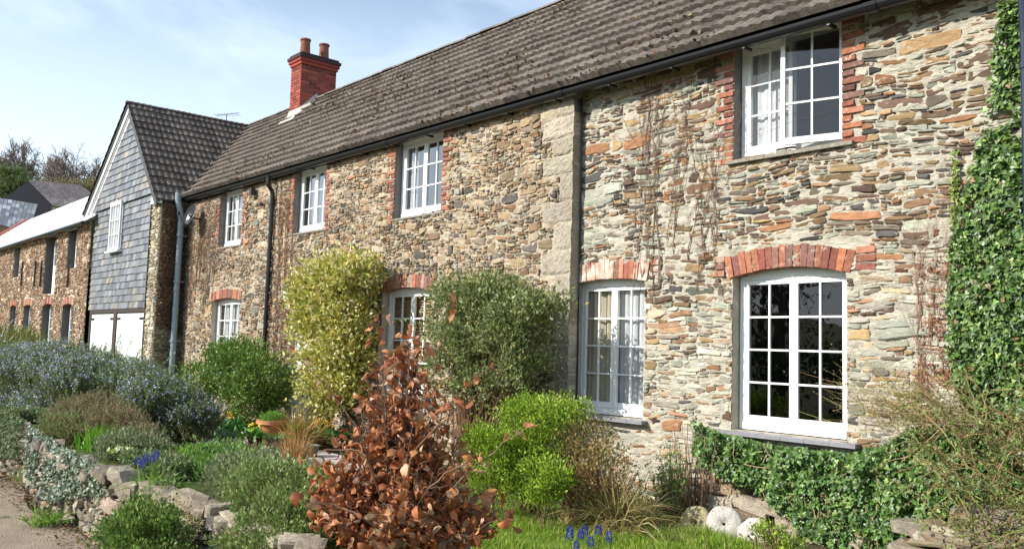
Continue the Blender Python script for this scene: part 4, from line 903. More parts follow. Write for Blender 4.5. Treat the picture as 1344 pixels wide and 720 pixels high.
# green ground cover on the raised bed and garden bed
def cover(name, label, poly, n, T, F, size, pal, h, lumps=.5, m=None, upb=.6, rnd=.9, sc=1.6):
    p = sample_poly(poly, n); nn = vnoise(p[:, 0]*sc, p[:, 1]*sc, 77)*.6+vnoise(p[:, 0]*sc*3, p[:, 1]*sc*3, 78)*.4; keep = nn > lumps*rng.uniform(.4, 1, n); p = p[keep]; nn = nn[keep]
    z = gh(p[:, 0], p[:, 1])+rng.uniform(0, 1, len(p))**.7*h*(.45+.7*nn)
    g = MB(); pt = np.digitize(vnoise(p[:, 0]*1.6, p[:, 1]*2.2, 91), [.3, .42, .55, .68])
    alt = [pal, [((.24, .36, .05), 3), ((.17, .28, .04), 2)], [((.24, .27, .19), 3), ((.17, .21, .13), 2)], pal, [((.26, .22, .12), 2), ((.16, .20, .08), 2), ((.09, .15, .03), 1)]]; zz_ = z+np.array([0, .05, -.02, .02, .03])[pt]
    for q in range(5):
        k = pt == q
        if k.any(): leafset(g, T, F, np.column_stack([p[k], zz_[k]]), sph(int(k.sum()))*[1, 1, .3], (size[0]*[1, 1.3, .8, 1, .7][q], size[1]*[1, 1.3, .8, 1, .7][q]), alt[q], upb, rnd); o = g.build(name, m or m_leaf); tag(o, label, 'ground cover'); struct(o, 'stuff'); return o
cover('ground_cover', 'low grey green ground cover plants on the raised bed behind the wall', [(-17, 2.42), (-4.2, 2.42), (-4.6, 3.8), (-7.5, 4.8), (-9.6, 4.5), (-12, 4.5), (-17, 4.6)], 190000, T_LEAF, F_LEAF, (.032, .068), [((.13, .19, .07), 3), ((.17, .22, .10), 3), ((.20, .24, .13), 2), ((.10, .17, .03), 2), ((.24, .20, .12), 1.2)], .17, .12, sc=1.9)
cover('ground_cover', 'blue green low planting on the terrace in front of the far house wall', [(-17.5, 5.2), (-13.6, 5.5), (-12.9, 6.6), (-13.2, 7.5), (-20, 7.5), (-20, 4.5)], 26000, T_LEAF, F_LEAF, (.04, .08), [((.08, .20, .08), 3), ((.14, .26, .06), 2), ((.09, .16, .10), 2)], .28, .35)
cover('ground_cover', 'weeds and seedlings in the bed at the foot of the near wall', [(-10, 6.6), (-7.2, 5.0), (-6.8, 6.3), (-3, 7.0), (-2.6, 7.7), (-10, 7.6)], 9000, T_LEAF, F_LEAF, (.03, .06), [((.12, .2, .04), 3), ((.2, .2, .09), 1.5), ((.07, .12, .03), 2)], .12, .6)
# ------------------------------------------------------------------ grass
p = sample_poly([(-7.4, 4.9), (-6.0, 4.3), (-4.6, 3.4), (-3.2, 3.4), (-2.2, 4.9), (-2.4, 6.3), (-4.2, 6.75), (-5.4, 6.75), (-6.6, 6.25), (-7.4, 6.0)], 80000); n = len(p); g = MB(); hh = .025+.05*vnoise(p[:, 0]*3, p[:, 1]*3, 21)**1.5
edge_ = p[:, 1] > 6.3; hh = hh*np.where(edge_, 1.5, 1)
d = nrm(sph(n)*[.5, .5, .1]+[0, 0, 1]); g.leaves(T_BLADE, F_BLADE, np.column_stack([p, gh(p[:, 0], p[:, 1])+.008]), d, sph(n), hh*rng.uniform(.6, 1.5, n), vary(pick([((.20, .33, .025), 5), ((.28, .40, .045), 3), ((.12, .21, .02), 2), ((.40, .38, .14), 1.6)], n), .15), 1.6)
o = g.build('grass', m_grass); tag(o, 'bright short lawn grass in front of the round stones', 'grass'); struct(o, 'stuff')
p = sample_poly([(-6.6, 6.2), (-5.9, 5.9), (-4.6, 6.5), (-4.4, 6.9), (-5.6, 6.95)], 2600); n = len(p); g = MB(); d = nrm(sph(n)*[.8, .8, .1]+[0, 0, .8]); g.leaves(T_BLADE, F_BLADE, np.column_stack([p, gh(p[:, 0], p[:, 1])]), d, sph(n), rng.uniform(.06, .16, n), vary(pick([((.38, .36, .14), 3), ((.25, .33, .08), 2)], n), .15), .8)
o = g.build('long_grass', m_grass); tag(o, 'longer straw tipped grass at the lawn edge', 'grass'); struct(o, 'stuff')
# ------------------------------------------------------------------ wall shrubs
LEAFY = T_LEAF, F_LEAF
def vshrub(px, Y, base_z=0, ry=.45): # lobes from picture-measured discs standing at depth Y
    out = []
    for x, y, rx, rz in px:
        c = onY(x, y, Y); Z = float((c-EYE)@fw); k = Z/FPX; fx = abs(onY(x+rx, y, Y)[0]-onY(x-rx, y, Y)[0])/2
        out.append((c[0], c[1], c[2], min(fx*.75, rx*k*1.5), ry, rz*k))
    return out
shrub('variegated_shrub', 'tall bushy shrub with cream and yellow variegated leaves trained by the door', 'shrub', (-13.3, 7.2, 0), vshrub([(438, 376, 40, 32), (456, 372, 28, 30), (428, 420, 36, 38), (452, 418, 30, 38), (428, 470, 34, 34), (452, 468, 26, 34), (436, 512, 34, 26), (410, 395, 18, 30), (474, 358, 14, 15)], 7.15, ry=.40),
      620, 46, .16, *LEAFY, (.06, .10), [((.56, .50, .12), 4), ((.70, .65, .34), 3), ((.24, .29, .05), 2.4), ((.42, .40, .07), 2.2)], stems=70, ymax=7.62, inner=.15)
shrub('evergreen_shrub', 'grey green olive leaved shrub with arching stems against the wall left of the granite blocks', 'shrub', (-8.9, 7.0, 0), vshrub([(612, 408, 34, 36), (648, 400, 36, 34), (684, 415, 28, 30), (622, 455, 42, 38), (670, 452, 38, 34), (602, 485, 26, 28), (640, 500, 38, 26), (688, 485, 24, 24), (580, 440, 14, 26), (712, 402, 12, 10), (600, 380, 20, 16)], 6.95, ry=.42),
560, 44, .11, *LEAFY, (.04, .07), [((.22, .27, .10), 3), ((.17, .22, .06), 3), ((.30, .33, .16), 2), ((.13, .16, .05), 1.5), ((.34, .30, .10), .7)], tpal=((.20, .12, .07), 1), stems=150, srad=.008, ymax=7.6, inner=.22)
shrub('laurel_bush', 'dark glossy green rounded bush below the farthest ground floor window', 'shrub', (-15.3, 6.7, 0), vshrub([(318, 484, 20, 30), (342, 502, 20, 34), (308, 466, 18, 14), (328, 525, 26, 20)], 6.75, ry=.5), 330, 44, .12, *LEAFY, (.045, .08), [((.13, .23, .035), 3), ((.08, .15, .025), 3), ((.22, .33, .07), 1.8), ((.30, .22, .08), .3)], stems=40, inner=.1)
shrub('laurel_bush', 'small bright green bush left of the dark bush', 'shrub', (-17.6, 6.4, 0), vshrub([(268, 498, 20, 18), (262, 515, 16, 16)], 6.5, ry=.5), 90, 44, .12, *LEAFY, (.045, .07), [((.15, .26, .04), 3), ((.10, .19, .03), 2)], stems=20, inner=.1)
shrub('box_bush', 'fresh yellow green rounded bush below the granite blocks', 'shrub', (-6.9, 6.2, 0), vshrub([(700, 545, 34, 22), (735, 548, 22, 22), (715, 580, 36, 26), (705, 620, 26, 30), (735, 615, 20, 30)], 6.15, ry=.42), 330, 55, .075, T_SMALL, F_SMALL, (.02, .038), [((.24, .36, .03), 4), ((.33, .44, .05), 2), ((.13, .22, .02), 3)], tpal=((.22, .14, .08), 1), stems=60, srad=.003, upb=.8, rnd=.5)
shrub('box_bush', 'smaller yellow green bush left of the rounded bush beside the copper leaves', 'shrub', (-6.95, 5.75, 0), vshrub([(655, 588, 30, 24), (640, 570, 22, 16), (668, 605, 22, 24), (640, 620, 20, 16), (660, 640, 26, 22)], 5.75, ry=.32), 190, 55, .07, T_SMALL, F_SMALL, (.02, .036), [((.24, .36, .03), 4), ((.33, .44, .05), 2), ((.13, .22, .02), 3)], tpal=((.22, .14, .08), 1), stems=40, srad=.003, upb=.8, rnd=.5)
shrub('box_bush', 'lowest yellow green tuft in front of the rounded bush by the lawn', 'shrub', (-6.1, 5.7, 0), vshrub([(712, 615, 20, 14), (728, 628, 12, 12), (716, 648, 16, 18)], 5.7, ry=.2), 80, 55, .06, T_SMALL, F_SMALL, (.02, .036), [((.26, .38, .03), 4), ((.35, .46, .05), 2), ((.13, .22, .02), 3)], tpal=((.22, .14, .08), 1), stems=24, srad=.003, upb=.8, rnd=.5)
shrub('twiggy_bush', 'brown twiggy half bare bush between the green bush and the tawny grass', 'shrub', (-6.15, 6.2, 0), vshrub([(765, 585, 34, 34), (790, 615, 30, 30), (750, 630, 24, 26)], 6.2, ry=.3), 170, 20, .09, T_SMALL, F_SMALL, (.018, .04), [((.30, .24, .09), 3), ((.22, .22, .07), 3), ((.30, .15, .06), 2)], tpal=((.27, .16, .08), 1), stems=170, srad=.004, upb=.9)
# low far-left hedge by the outbuilding
shrub('hedge_bush', 'yellow green conifer like bush at the far left in front of the outbuilding', 'shrub', (-30, 6.0, 0), [(-27.5, 5.5, .9, 1.8, .8, .75), (-30.5, 5.2, 1.0, 2., .8, .85), (-34, 5, 1.0, 2.4, .8, .95)], 380, 36, .2, T_NEED, F_NEED, (.14, .24), [((.18, .20, .05), 3), ((.13, .16, .04), 2), ((.23, .20, .07), 1)], stems=0)
# copper beech ----------------------------------------------------------------
bt = thing('copper_beech', 'young beech thick with curled dry copper brown leaves in the foreground', 'shrub', (-4.45, 2.95, .5)); g = MB(); lp = [[] for _ in range(8)]; base = np.array([-4.42, 2.95, .45])
LP = []; LD = []
for k in range(92):
    t0 = rng.uniform(0, 2*math.pi); sp = rng.uniform(.02, 1)**.75*.74; H = rng.uniform(.75, 1.3)*(1-1.15*sp)+.12 if k > 12 else rng.uniform(1.0, 1.38)
    if k <= 10: sp *= .3
    e = base+[math.cos(t0)*sp*1.0, math.sin(t0)*sp*.75, H]; m_ = base+[math.cos(t0)*sp*.7, math.sin(t0)*sp*.5, H*.55]
    s = np.linspace(0, 1, 12)[:, None]; P = (base+rng.normal(0, .05, 3)*[1, 1, 0])*(1-s)**2+2*m_*s*(1-s)+e*s*s+np.cumsum(rng.normal(0, .006, (12, 3)), 0)
    g.tube(P, np.linspace(.009, .0025, 12), 5, vary(np.array([[.16, .10, .07]]), .2)[0])
    for q in range(2, 12):
        for b_ in range(rng.integers(1, 4)):
            dd = nrm(np.array([*(rng.normal(0, 1, 2)+[math.cos(t0)*.7, math.sin(t0)*.7]), rng.uniform(-.15, .7)])); L_ = rng.uniform(.05, .24)*(1.15-q/14); tip = P[q]+dd*L_; mid = P[q]+dd*L_*.5+rng.normal(0, .008, 3)
            g.tube([P[q], mid, tip], [.0028, .002, .0012], 3, (.2, .12, .08))
            nl = rng.integers(3, 8) if q < 8 and (k > 12 or q < 6) else rng.integers(0, 3)
            for z_ in range(nl): f = rng.uniform(.25, 1.); LP.append(P[q]+dd*L_*f+rng.normal(0, .012, 3)); LD.append(nrm(dd*.6+rng.normal(0, .7, 3)+[0, 0, -.45]))
# long bare reaching twigs
for (x1, y1, x2, y2, D_) in ((560, 560, 655, 470, 5.0), (540, 600, 610, 545, 4.7), (470, 560, 395, 462, 5.0), (500, 520, 520, 430, 4.9), (555, 520, 590, 405, 5.1), (480, 600, 400, 600, 4.6), (470, 680, 370, 655, 4.3), (560, 640, 640, 600, 4.6), (600, 640, 700, 560, 4.9)):
    a, b = atD(x1, y1, D_), atD(x2, y2, D_); s = np.linspace(0, 1, 8)[:, None]; P = a*(1-s)+b*s+np.cumsum(rng.normal(0, .008, (8, 3)), 0); P[:, 2] += .04*np.sin(s[:, 0]*3.1)
    P = np.concatenate([[base+[0, 0, .1], (base+P[0])/2+[0, 0, .05]], P]); g.tube(P, np.linspace(.006, .002, 10), 4, (.2, .125, .08))
    for q in (3, 4, 5, 6, 7, 8, 9, 9): 
        if rng.random() < .75: LP.append(P[q]+rng.normal(0, .01, 3)); LD.append(nrm(rng.normal(0, 1, 3)+[0, 0, -.3]))
g.build('branches', m_bark, bt)
LP = np.array(LP); LD = np.array(LD); n = len(LP); print('beech leaves', n); which = rng.integers(0, 8, n); g = MB()
for k in range(8):
    m_ = which == k; T, F = crumple(k); c = int(m_.sum())
    g.leaves(T, F, LP[m_], LD[m_], sph(c), rng.uniform(.05, .105, c), vary(pick([((.38, .135, .05), 4), ((.46, .20, .085), 3), ((.24, .075, .03), 2.2), ((.54, .34, .21), 1.2), ((.27, .15, .09), 1)], c), .18, .05))
g.build('dry_leaves', m_dry, bt, smooth=True)
# rosemary --------------------------------------------------------------------
def spiky(name, label, cat, base, lobes, n, L_, need, nl, pal, fl=None, nf=0, group=None, lean=.5, stemc=(.17, .13, .08), fsz=(.014, .024), up=.75):
    t = thing(name, label, cat, tuple(base), group); lb = np.array(lobes, float); w = (lb[:, 3]*lb[:, 4]*lb[:, 5])**(2/3); ix = rng.choice(len(lb), n, p=w/w.sum()); d = sph(n); d[:, 2] = np.abs(d[:, 2])*.9-.15
    tip = lb[ix, :3]+d*lb[ix, 3:6]*rng.uniform(.65, 1.1, (n, 1)); gd = nrm(d*[lean, lean, .3]+[0, 0, up]+rng.normal(0, .22, (n, 3))); Ls = rng.uniform(*L_, n); lg_ = (rng.random(n) < .05)*(L_[1] > .5); tip = tip+gd*(lg_*rng.uniform(.1, .32, n))[:, None]; Ls = Ls*(1+lg_*.5)
    s = np.linspace(0, 1, 6); b = tip-gd*Ls[:, None]; P = b[:, None]+gd[:, None]*(Ls[:, None]*s)[..., None]; P[..., :2] += (d[:, None, :2]*(.10*(1-s)**2*-1)[None, :, None]); P += np.cumsum(rng.normal(0, .006, P.shape), 1)
    P[..., 2] = np.maximum(P[..., 2], gh(P[..., 0], P[..., 1])+.01)
    g = MB(); g.tubes(P, np.tile(np.linspace(.005, .002, 6), (n, 1)), vary(np.tile(np.array(stemc), (n, 1)), .2), 3); g.build('stems', m_bark, t)
    g = MB(); k = np.repeat(np.arange(n), nl); f = rng.uniform(.15, 1, len(k)); i0 = np.minimum((f*5).astype(int), 4); fr = (f*5-i0)[:, None]; pos = P[k, i0]*(1-fr)+P[k, i0+1]*fr; ax = nrm(P[k, i0+1]-P[k, i0]); dd = nrm(ax*.8+sph(len(k))*.9)
    g.leaves(T_NEED, F_NEED, pos, dd, sph(len(k)), rng.uniform(*need, len(k)), vary(pick(pal, len(k)), .2), 2.2); g.build('leaves', m_leaf, t)
    if fl:
        k = rng.integers(0, n, nf); f = rng.uniform(.45, 1, nf)**.7; i0 = np.minimum((f*5).astype(int), 4); fr = (f*5-i0)[:, None]; pos = P[k, i0]*(1-fr)+P[k, i0+1]*fr+sph(nf)*.018
        g = MB(); g.leaves(T_PETAL, F_SMALL, pos, sph(nf), sph(nf), rng.uniform(*fsz, nf), vary(pick(fl, nf), .1)); g.build('flowers', m_flower, t)
    return t
RP = [((.17, .27, .08), 3), ((.11, .18, .05), 3), ((.25, .32, .13), 2)]; RF = [((.50, .50, .72), 3), ((.64, .65, .82), 2), ((.38, .38, .62), 2)]
spiky('rosemary_bush', 'large rosemary covered in pale blue flowers at the left edge', 'shrub', (-15.5, 3.6, .3), vshrub([(-30, 480, 60, 50), (25, 482, 46, 46), (70, 478, 40, 46), (20, 530, 40, 50), (60, 530, 50, 40), (105, 492, 40, 42), (0, 560, 40, 40)], 3.6, ry=.5), 3000, (.22, .6), (.03, .05), 36, RP, RF, 25000, fsz=(.02, .034), up=.8)
spiky('rosemary_bush', 'rosemary with pale blue flowers in front of the white doors', 'shrub', (-12.6, 4.2, .2), vshrub([(110, 478, 34, 36), (140, 488, 40, 36), (175, 494, 40, 34), (150, 520, 50, 36), (205, 512, 34, 34), (120, 500, 40, 36)], 4.1, ry=.5), 2400, (.22, .58), (.03, .05), 36, RP, RF, 13000, fsz=(.02, .034), up=.8)
spiky('rosemary_bush', 'rosemary spilling right with dark foliage and blue tips beside the terrace pots', 'shrub', (-10.8, 4.4, .1), vshrub([(215, 528, 34, 36), (245, 535, 30, 36), (232, 560, 36, 30), (265, 545, 16, 30), (190, 545, 34, 30)], 4.4, ry=.4), 1500, (.2, .45), (.025, .045), 34, [((.09, .15, .04), 3), ((.13, .20, .05), 2)], RF, 7000, fsz=(.018, .03))
spiky('heather_bush', 'brownish grey green heather mound above the garden wall', 'shrub', (-10.6, 3.1, .5), [(-10.1, 3.0, .70, .55, .4, .40), (-10.8, 3.05, .74, .6, .4, .46), (-11.5, 3.0, .68, .5, .4, .42), (-9.5, 3.1, .62, .4, .3, .28)], 1700, (.12, .28), (.014, .026), 34, [((.22, .26, .11), 3), ((.28, .28, .14), 3), ((.30, .21, .13), 1.6)], stemc=(.22, .13, .08))
# hebes and wall plants (near) -------------------------------------------------
shrub('hebe_bush', 'light green small leaved bush on the wall top left of the copper beech', 'shrub', (-5.4, 2.7, .5), [(-5.5, 2.72, .62, .38, .3, .24), (-5.05, 2.62, .52, .33, .3, .26), (-5.9, 2.8, .64, .3, .25, .18), (-5.0, 2.4, .3, .3, .2, .26), (-5.3, 2.45, .35, .28, .2, .2)], 520, 60, .05, T_SMALL, F_SMALL, (.016, .032), [((.17, .25, .06), 3), ((.22, .30, .09), 3), ((.28, .31, .14), 1.5), ((.11, .17, .04), 2)], stems=120, srad=.003, upb=.7, rnd=.7)
shrub('hebe_bush', 'green bush growing out of the foot of the garden wall', 'shrub', (-5.95, 2.0, .0), [(-5.98, 2.02, .33, .28, .26, .27), (-6.22, 2.1, .22, .24, .2, .2), (-5.72, 1.98, .2, .24, .2, .2)], 380, 60, .05, T_SMALL, F_SMALL, (.018, .034), [((.13, .23, .04), 3), ((.18, .28, .06), 3), ((.26, .28, .10), 1), ((.08, .14, .03), 2)], stems=90, srad=.003, upb=.7, rnd=.7)
# creeping ivy on the garden wall
def wallleaves(name, label, cat, poly, Yfn, n, T, F, size, pal, m, hang=-.7, thick=.08, fl=(0, -1, .25), stem=None, lump=.0, wid=None, group=None, cvar=.2, clus=2.3):
    p = sample_poly(poly, n); nn = vnoise(p[:, 0]*clus, p[:, 1]*clus, 61)*.6+vnoise(p[:, 0]*clus*3, p[:, 1]*clus*3, 62)*.4
    if lump: k = nn > lump*rng.uniform(.5, 1.1, n); p = p[k]; nn = nn[k]
    n = len(p); dep = thick*(.2+nn*.9)*rng.uniform(.1, 1, n)**.6; pos = np.stack([p[:, 0], Yfn(p[:, 0], p[:, 1])-.015-dep, p[:, 1]], 1)
    t = thing(name, label, cat, (float(p[:, 0].mean()), float(pos[:, 1].mean()), float(p[:, 1].min())), group)
    d = nrm(np.array([0, -.35, hang])+sph(n)*.75); nv = nrm(np.array(fl)+sph(n)*.45); g = MB(); g.leaves(T, F, pos, d, nv, rng.uniform(*size, n), vary(pick(pal, n), cvar, .05), wid); g.build('leaves', m, t)
    return t, p
bY = lambda x, z: 2.36+np.asarray(z)*.12+.07*np.sin(np.asarray(x)*.9)-.05
IV = [((.075, .15, .03), 4), ((.12, .20, .04), 3), ((.045, .085, .02), 2.5), ((.20, .29, .07), 1.3), ((.22, .13, .06), .12)]
wallleaves('wall_ivy', 'silvery small leaved ivy creeping over the left part of the garden wall', 'ivy', [(-10.6, .2), (-9.2, .12), (-8.3, .30), (-7.6, .42), (-8.0, .62), (-9.2, .66), (-10.8, .7)], bY, 3600, T_IVY, F_IVY, (.022, .042), [((.10, .15, .08), 3), ((.20, .25, .18), 2), ((.06, .10, .05), 3)], m_ivy, thick=.10, lump=.35)
wallleaves('wall_creeper', 'fine olive creeper on the wall face between the two green bushes', 'creeper', [(-6.9, .35), (-6.1, .25), (-5.9, .45), (-6.4, .58), (-7.0, .56)], bY, 900, T_SMALL, F_SMALL, (.014, .028), [((.22, .24, .09), 3), ((.30, .26, .10), 2)], m_leaf, thick=.05, lump=.45)
wallleaves('wall_creeper', 'dark leafy growth hanging over the far left end of the garden wall', 'creeper', [(-14.5, .15), (-12.4, .2), (-10.9, .35), (-10.9, .75), (-14.5, .8)], bY, 5200, T_LEAF, F_LEAF, (.03, .06), [((.06, .10, .03), 3), ((.10, .15, .05), 3)], m_leaf, thick=.22)
def tuft(name, label, cat, c, n, size, pal, spread=.5, r_=.05, wid=1., m=None, group=None, droop=0):
    t = thing(name, label, cat, tuple(c), group); nn = 6; d = nrm(np.column_stack([rng.normal(0, spread, (n, 2)), np.ones(n)])); L_ = rng.uniform(*size, n); b = np.array(c)+rng.normal(0, r_, (n, 3))*[1, 1, 0]
    s = np.linspace(0, 1, 5); P = b[:, None]+d[:, None]*(L_[:, None]*s)[..., None]; P[..., 2] -= (droop*L_[:, None]*(s**2.2)[None]*(np.linalg.norm(d[:, :2], axis=1)[:, None]*1.2)); P[..., :2] += d[:, None, :2]*(L_[:, None]*s**2*droop*.5)[..., None]
    side = nrm(np.cross(d, sph(n))); w = .006*wid*np.array([.8, 1, .9, .6, .05]); A = P-side[:, None]*w[None, :, None]; B = P+side[:, None]*w[None, :, None]; V = np.stack([A, B], 2).reshape(-1, 3); q = (np.arange(n)*10)[:, None]+np.arange(4)[None]*2
    g = MB(); g.add(V, np.stack([q, q+1, q+3, q+2], -1).reshape(-1, 4), np.repeat(vary(pick(pal, n), .2), 10, 0)); g.build('blades', m or m_grass, t); return t
tuft('grass_tuft', 'bright green daylily shoots on the wall top left of the white primroses', 'plant', (-9.75, 2.75, .52), 170, (.16, .30), [((.12, .30, .02), 3), ((.2, .38, .04), 2)], .3, .09, 1.6)
tuft('grass_tuft', 'fresh lime green clump of shoots in the middle of the raised bed', 'plant', (-8.5, 3.2, .5), 150, (.10, .2), [((.26, .40, .03), 3), ((.18, .34, .03), 2)], .5, .1, 1.6)
tuft('grass_tuft', 'loose green bulb leaves hanging beside the small blue flowers on the wall', 'plant', (-7.2, 2.5, .5), 110, (.14, .30), [((.22, .36, .06), 3), ((.14, .28, .04), 2)], .7, .08, 1.1, droop=.7)
tuft('grass_tuft', 'green seedling tuft at the foot of the wall by the lane', 'plant', (-8.6, 2.05, .03), 90, (.1, .24), [((.2, .34, .05), 3), ((.14, .28, .04), 2)], .6, .08, 1.2, droop=.5)
tuft('ornamental_grass', 'tawny ornamental grass clump standing on the paving right of the terracotta pot', 'grass plant', (-9.95, 5.1, 0), 420, (.35, .72), [((.46, .26, .09), 3), ((.36, .2, .08), 2), ((.50, .36, .15), 1.5)], .22, .04, .75, droop=.35)
tuft('ornamental_grass', 'reddish gold grass clump behind the terracotta pot near the door', 'grass plant', (-12.6, 6.5, 0), 460, (.4, .95), [((.46, .26, .08), 3), ((.26, .24, .07), 3), ((.5, .33, .12), 1)], .42, .09, 1.2, droop=.6)
tuft('ornamental_grass', 'short rusty grass tuft left of the red glazed pot', 'grass plant', (-11.8, 5.0, 0), 160, (.15, .3), [((.42, .22, .1), 3), ((.3, .2, .1), 1)], .3, .04, 1.)
tuft('ornamental_grass', 'straw coloured grass clump flopping over below the curtained window', 'grass plant', (-5.75, 6.35, 0), 900, (.35, .82), [((.42, .34, .13), 3), ((.25, .27, .07), 3), ((.48, .36, .2), 2), ((.30, .16, .08), 1)], .55, .13, .8, droop=.8)
tuft('ornamental_grass', 'browner upright grass just right of the twiggy bush', 'grass plant', (-6.1, 6.5, 0), 420, (.45, .85), [((.34, .22, .10), 3), ((.26, .22, .08), 2)], .28, .1, .7, droop=.4)
# dead stems against the wall
def cane_set(name, label, cat, starts, ends, arch_, r_, pal, sides=4, n=8, wob=.02, leaves_=None, group=None, loc=None, m=None):
    k = len(starts); s = np.linspace(0, 1, n)[None, :, None]; P = starts[:, None]*(1-s)+ends[:, None]*s; P[..., 2] += (arch_[:, None]*np.sin(s[..., 0]*math.pi)); P += np.cumsum(rng.normal(0, wob/n, P.shape), 1)*2
    t = thing(name, label, cat, tuple(loc if loc is not None else starts.mean(0)), group); g = MB(); g.tubes(P, r_[:, None]*np.linspace(1.2, .4, n)[None], vary(pick(pal, k), .2), sides); g.build('stems', m or m_bark, t)
    if leaves_:
        T, F, cnt, size, lp, mm = leaves_; q = rng.integers(0, k, cnt); j = rng.integers(1, n, cnt); g = MB(); g.leaves(T, F, P[q, j]+rng.normal(0, .01, (cnt, 3)), sph(cnt), sph(cnt), rng.uniform(*size, cnt), vary(pick(lp, cnt), .2)); g.build('leaves', mm, t)
    return t, P
k = 46; st = np.array([-5.72, 7.45, 0])+rng.normal(0, .12, (k, 3))*[1, .6, 0]; en = st+np.column_stack([rng.normal(-.03, .14, k), rng.normal(.05, .08, k), rng.uniform(.35, 1.0, k)]); en[:, 1] = np.minimum(en[:, 1], 7.74)
cane_set('dead_plant', 'bundle of bare brown cut stems against the wall between the two near windows', 'plant', st, en, rng.normal(0, .03, k), rng.uniform(.004, .012, k), [((.26, .15, .08), 3), ((.34, .22, .12), 2), ((.16, .1, .06), 2)])
k = 60; st = np.array([-5.82, 7.2, 0])+rng.normal(0, .08, (k, 3))*[1, .6, 0]; en = st+np.column_stack([rng.normal(0, .14, k), rng.normal(0, .1, k), rng.uniform(.25, .72, k)])
cane_set('fuchsia_bush', 'small sparse green leaved bush just left of the round stones', 'shrub', st, en, rng.normal(0, .03, k), rng.uniform(.003, .006, k), [((.25, .14, .08), 3), ((.3, .2, .12), 1)], leaves_=(T_LEAF, F_LEAF, 1500, (.025, .05), [((.14, .24, .05), 3), ((.2, .3, .08), 2)], m_leaf))
# bare climbers on the near wall ------------------------------------------------
def vine(mb, x, z, zt_, Y, r_, col, spread=.5, depth=0, brk=.35):
    P = [[x, Y-.02, z]]; d = rng.normal(0, .12); L_ = 0
    while P[-1][2] < zt_ and len(P) < 60:
        d = .8*d+rng.normal(0, .16)*spread; st_ = rng.uniform(.05, .10); P.append([P[-1][0]+st_*d, Y-.018-rng.uniform(0, .02), P[-1][2]+st_*math.sqrt(max(.1, 1-min(d*d, .9)))])
        if depth < 3 and rng.random() < brk/(depth+1) and len(P) > 2: vine(mb, P[-1][0], P[-1][2], P[-1][2]+rng.uniform(.15, .9)*(1-.25*depth), Y, r_*.6, col, spread*1.7, depth+1, brk)
    P = np.array(P)
    if len(P) > 2: mb.tube(P, np.linspace(r_, r_*.35, len(P)), 4, vary(np.array([col]), .15)[0], cap=False)
def vines(label, xs, z0, z1, Y, r_, col, spread=.5, brk=.35, name='bare_climber'):
    t = thing(name, label, 'climber', (float(np.mean([x for x in xs])), Y, float(np.min(z0)))); g = MB()
    for i, x in enumerate(xs): vine(g, x, z0+rng.uniform(-.15, .55), z1-abs(rng.normal(0, .35)), Y, r_*rng.uniform(.6, 1.2), col, spread, 0, brk)
    g.build('stems', m_bark, t); return t
X0 = onY(832, 350, YR)[0]; X1 = onY(890, 350, YR)[0]; print('vines', X0, X1)
vines('bare grey brown climber stems on the wall right of the tall curtained window', list(np.linspace(X0+.02, X1-.05, 7)), 2.35, 4.7, YR, .0062, (.21, .14, .10), .6, .36)
X0 = onY(905, 350, YR)[0]; X1 = onY(950, 350, YR)[0]
vines('second patch of bare branching climber stems just left of the nearest brick arch', list(np.linspace(X0, X1, 5)), 2.3, 4.2, YR, .0062, (.21, .13, .09), .9, .45)
X0 = onY(250, 400, YL)[0]; X1 = onY(278, 400, YL)[0]
vines('dense brown climber stems on the far wall beside the blue grey pipe', list(np.linspace(X0, X1, 9)), 2.2, 4.3, YL, .009, (.19, .12, .08), 1.1, .5)
def Yc(v): return lambda x, z: np.full(len(x), v)
wallleaves('dead_creeper', 'brown dead creeper covering the dark side wall of the gabled wing', 'creeper', [(7.02, 2.0), (7.64, 1.8), (7.64, 4.9), (7.02, 4.9)], Yc(0), 2600, T_LEAF, F_LEAF, (.05, .09), [((.16, .08, .05), 3), ((.10, .07, .04), 2), ((.2, .13, .07), 1)], m_dry, thick=.08)
dc = bpy.data.objects['dead_creeper'].children[0]; co = np.empty(len(dc.data.vertices)*3, np.float32); dc.data.vertices.foreach_get('co', co); co = co.reshape(-1, 3); new = np.stack([XW1-co[:, 1]+.03, co[:, 0], co[:, 2]], 1); dc.data.vertices.foreach_set('co', new.ravel().astype(np.float32)); dc.data.update()
dc.parent.location = (XW1, 7.3, 1.8); dc.matrix_parent_inverse = Matrix.Translation(-Vector((XW1, 7.3, 1.8)))
pc = wallpoly([(358, 240), (372, 235), (392, 300), (388, 380), (384, 500), (352, 500), (356, 380)], YL)
wallleaves('dead_creeper', 'rusty dead creeper on the wall between the black downpipe and the lantern', 'creeper', pc, Yc(YL), 1100, T_LEAF, F_LEAF, (.035, .07), [((.26, .13, .07), 3), ((.2, .13, .07), 2), ((.34, .2, .1), 1)], m_dry, thick=.06, lump=.5, clus=3)
vines('thin brown climber stems between the black downpipe and the third upper window', list(np.linspace(-16.0, -15.55, 5)), .6, 4.8, YL, .01, (.22, .13, .08), .35, .3)
wallleaves('dead_creeper', 'brown dead leaves of creeper on the wall close to the blue grey pipe', 'creeper', wallpoly([(246, 300), (285, 300), (275, 400), (258, 470), (240, 470)], YL), Yc(YL), 900, T_LEAF, F_LEAF, (.035, .07), [((.2, .11, .06), 3), ((.14, .09, .05), 2)], m_dry, thick=.05, lump=.6, clus=3)
wallleaves('dead_creeper', 'russet dead leaves of creeper on the wall left of the tall ivy', 'creeper', wallpoly([(1205, 345), (1250, 330), (1262, 480), (1235, 520), (1195, 500), (1215, 420)], YR), Yc(YR), 700, T_LEAF, F_LEAF, (.02, .045), [((.3, .13, .08), 3), ((.22, .1, .06), 2)], m_dry, thick=.04, lump=.62, clus=5)
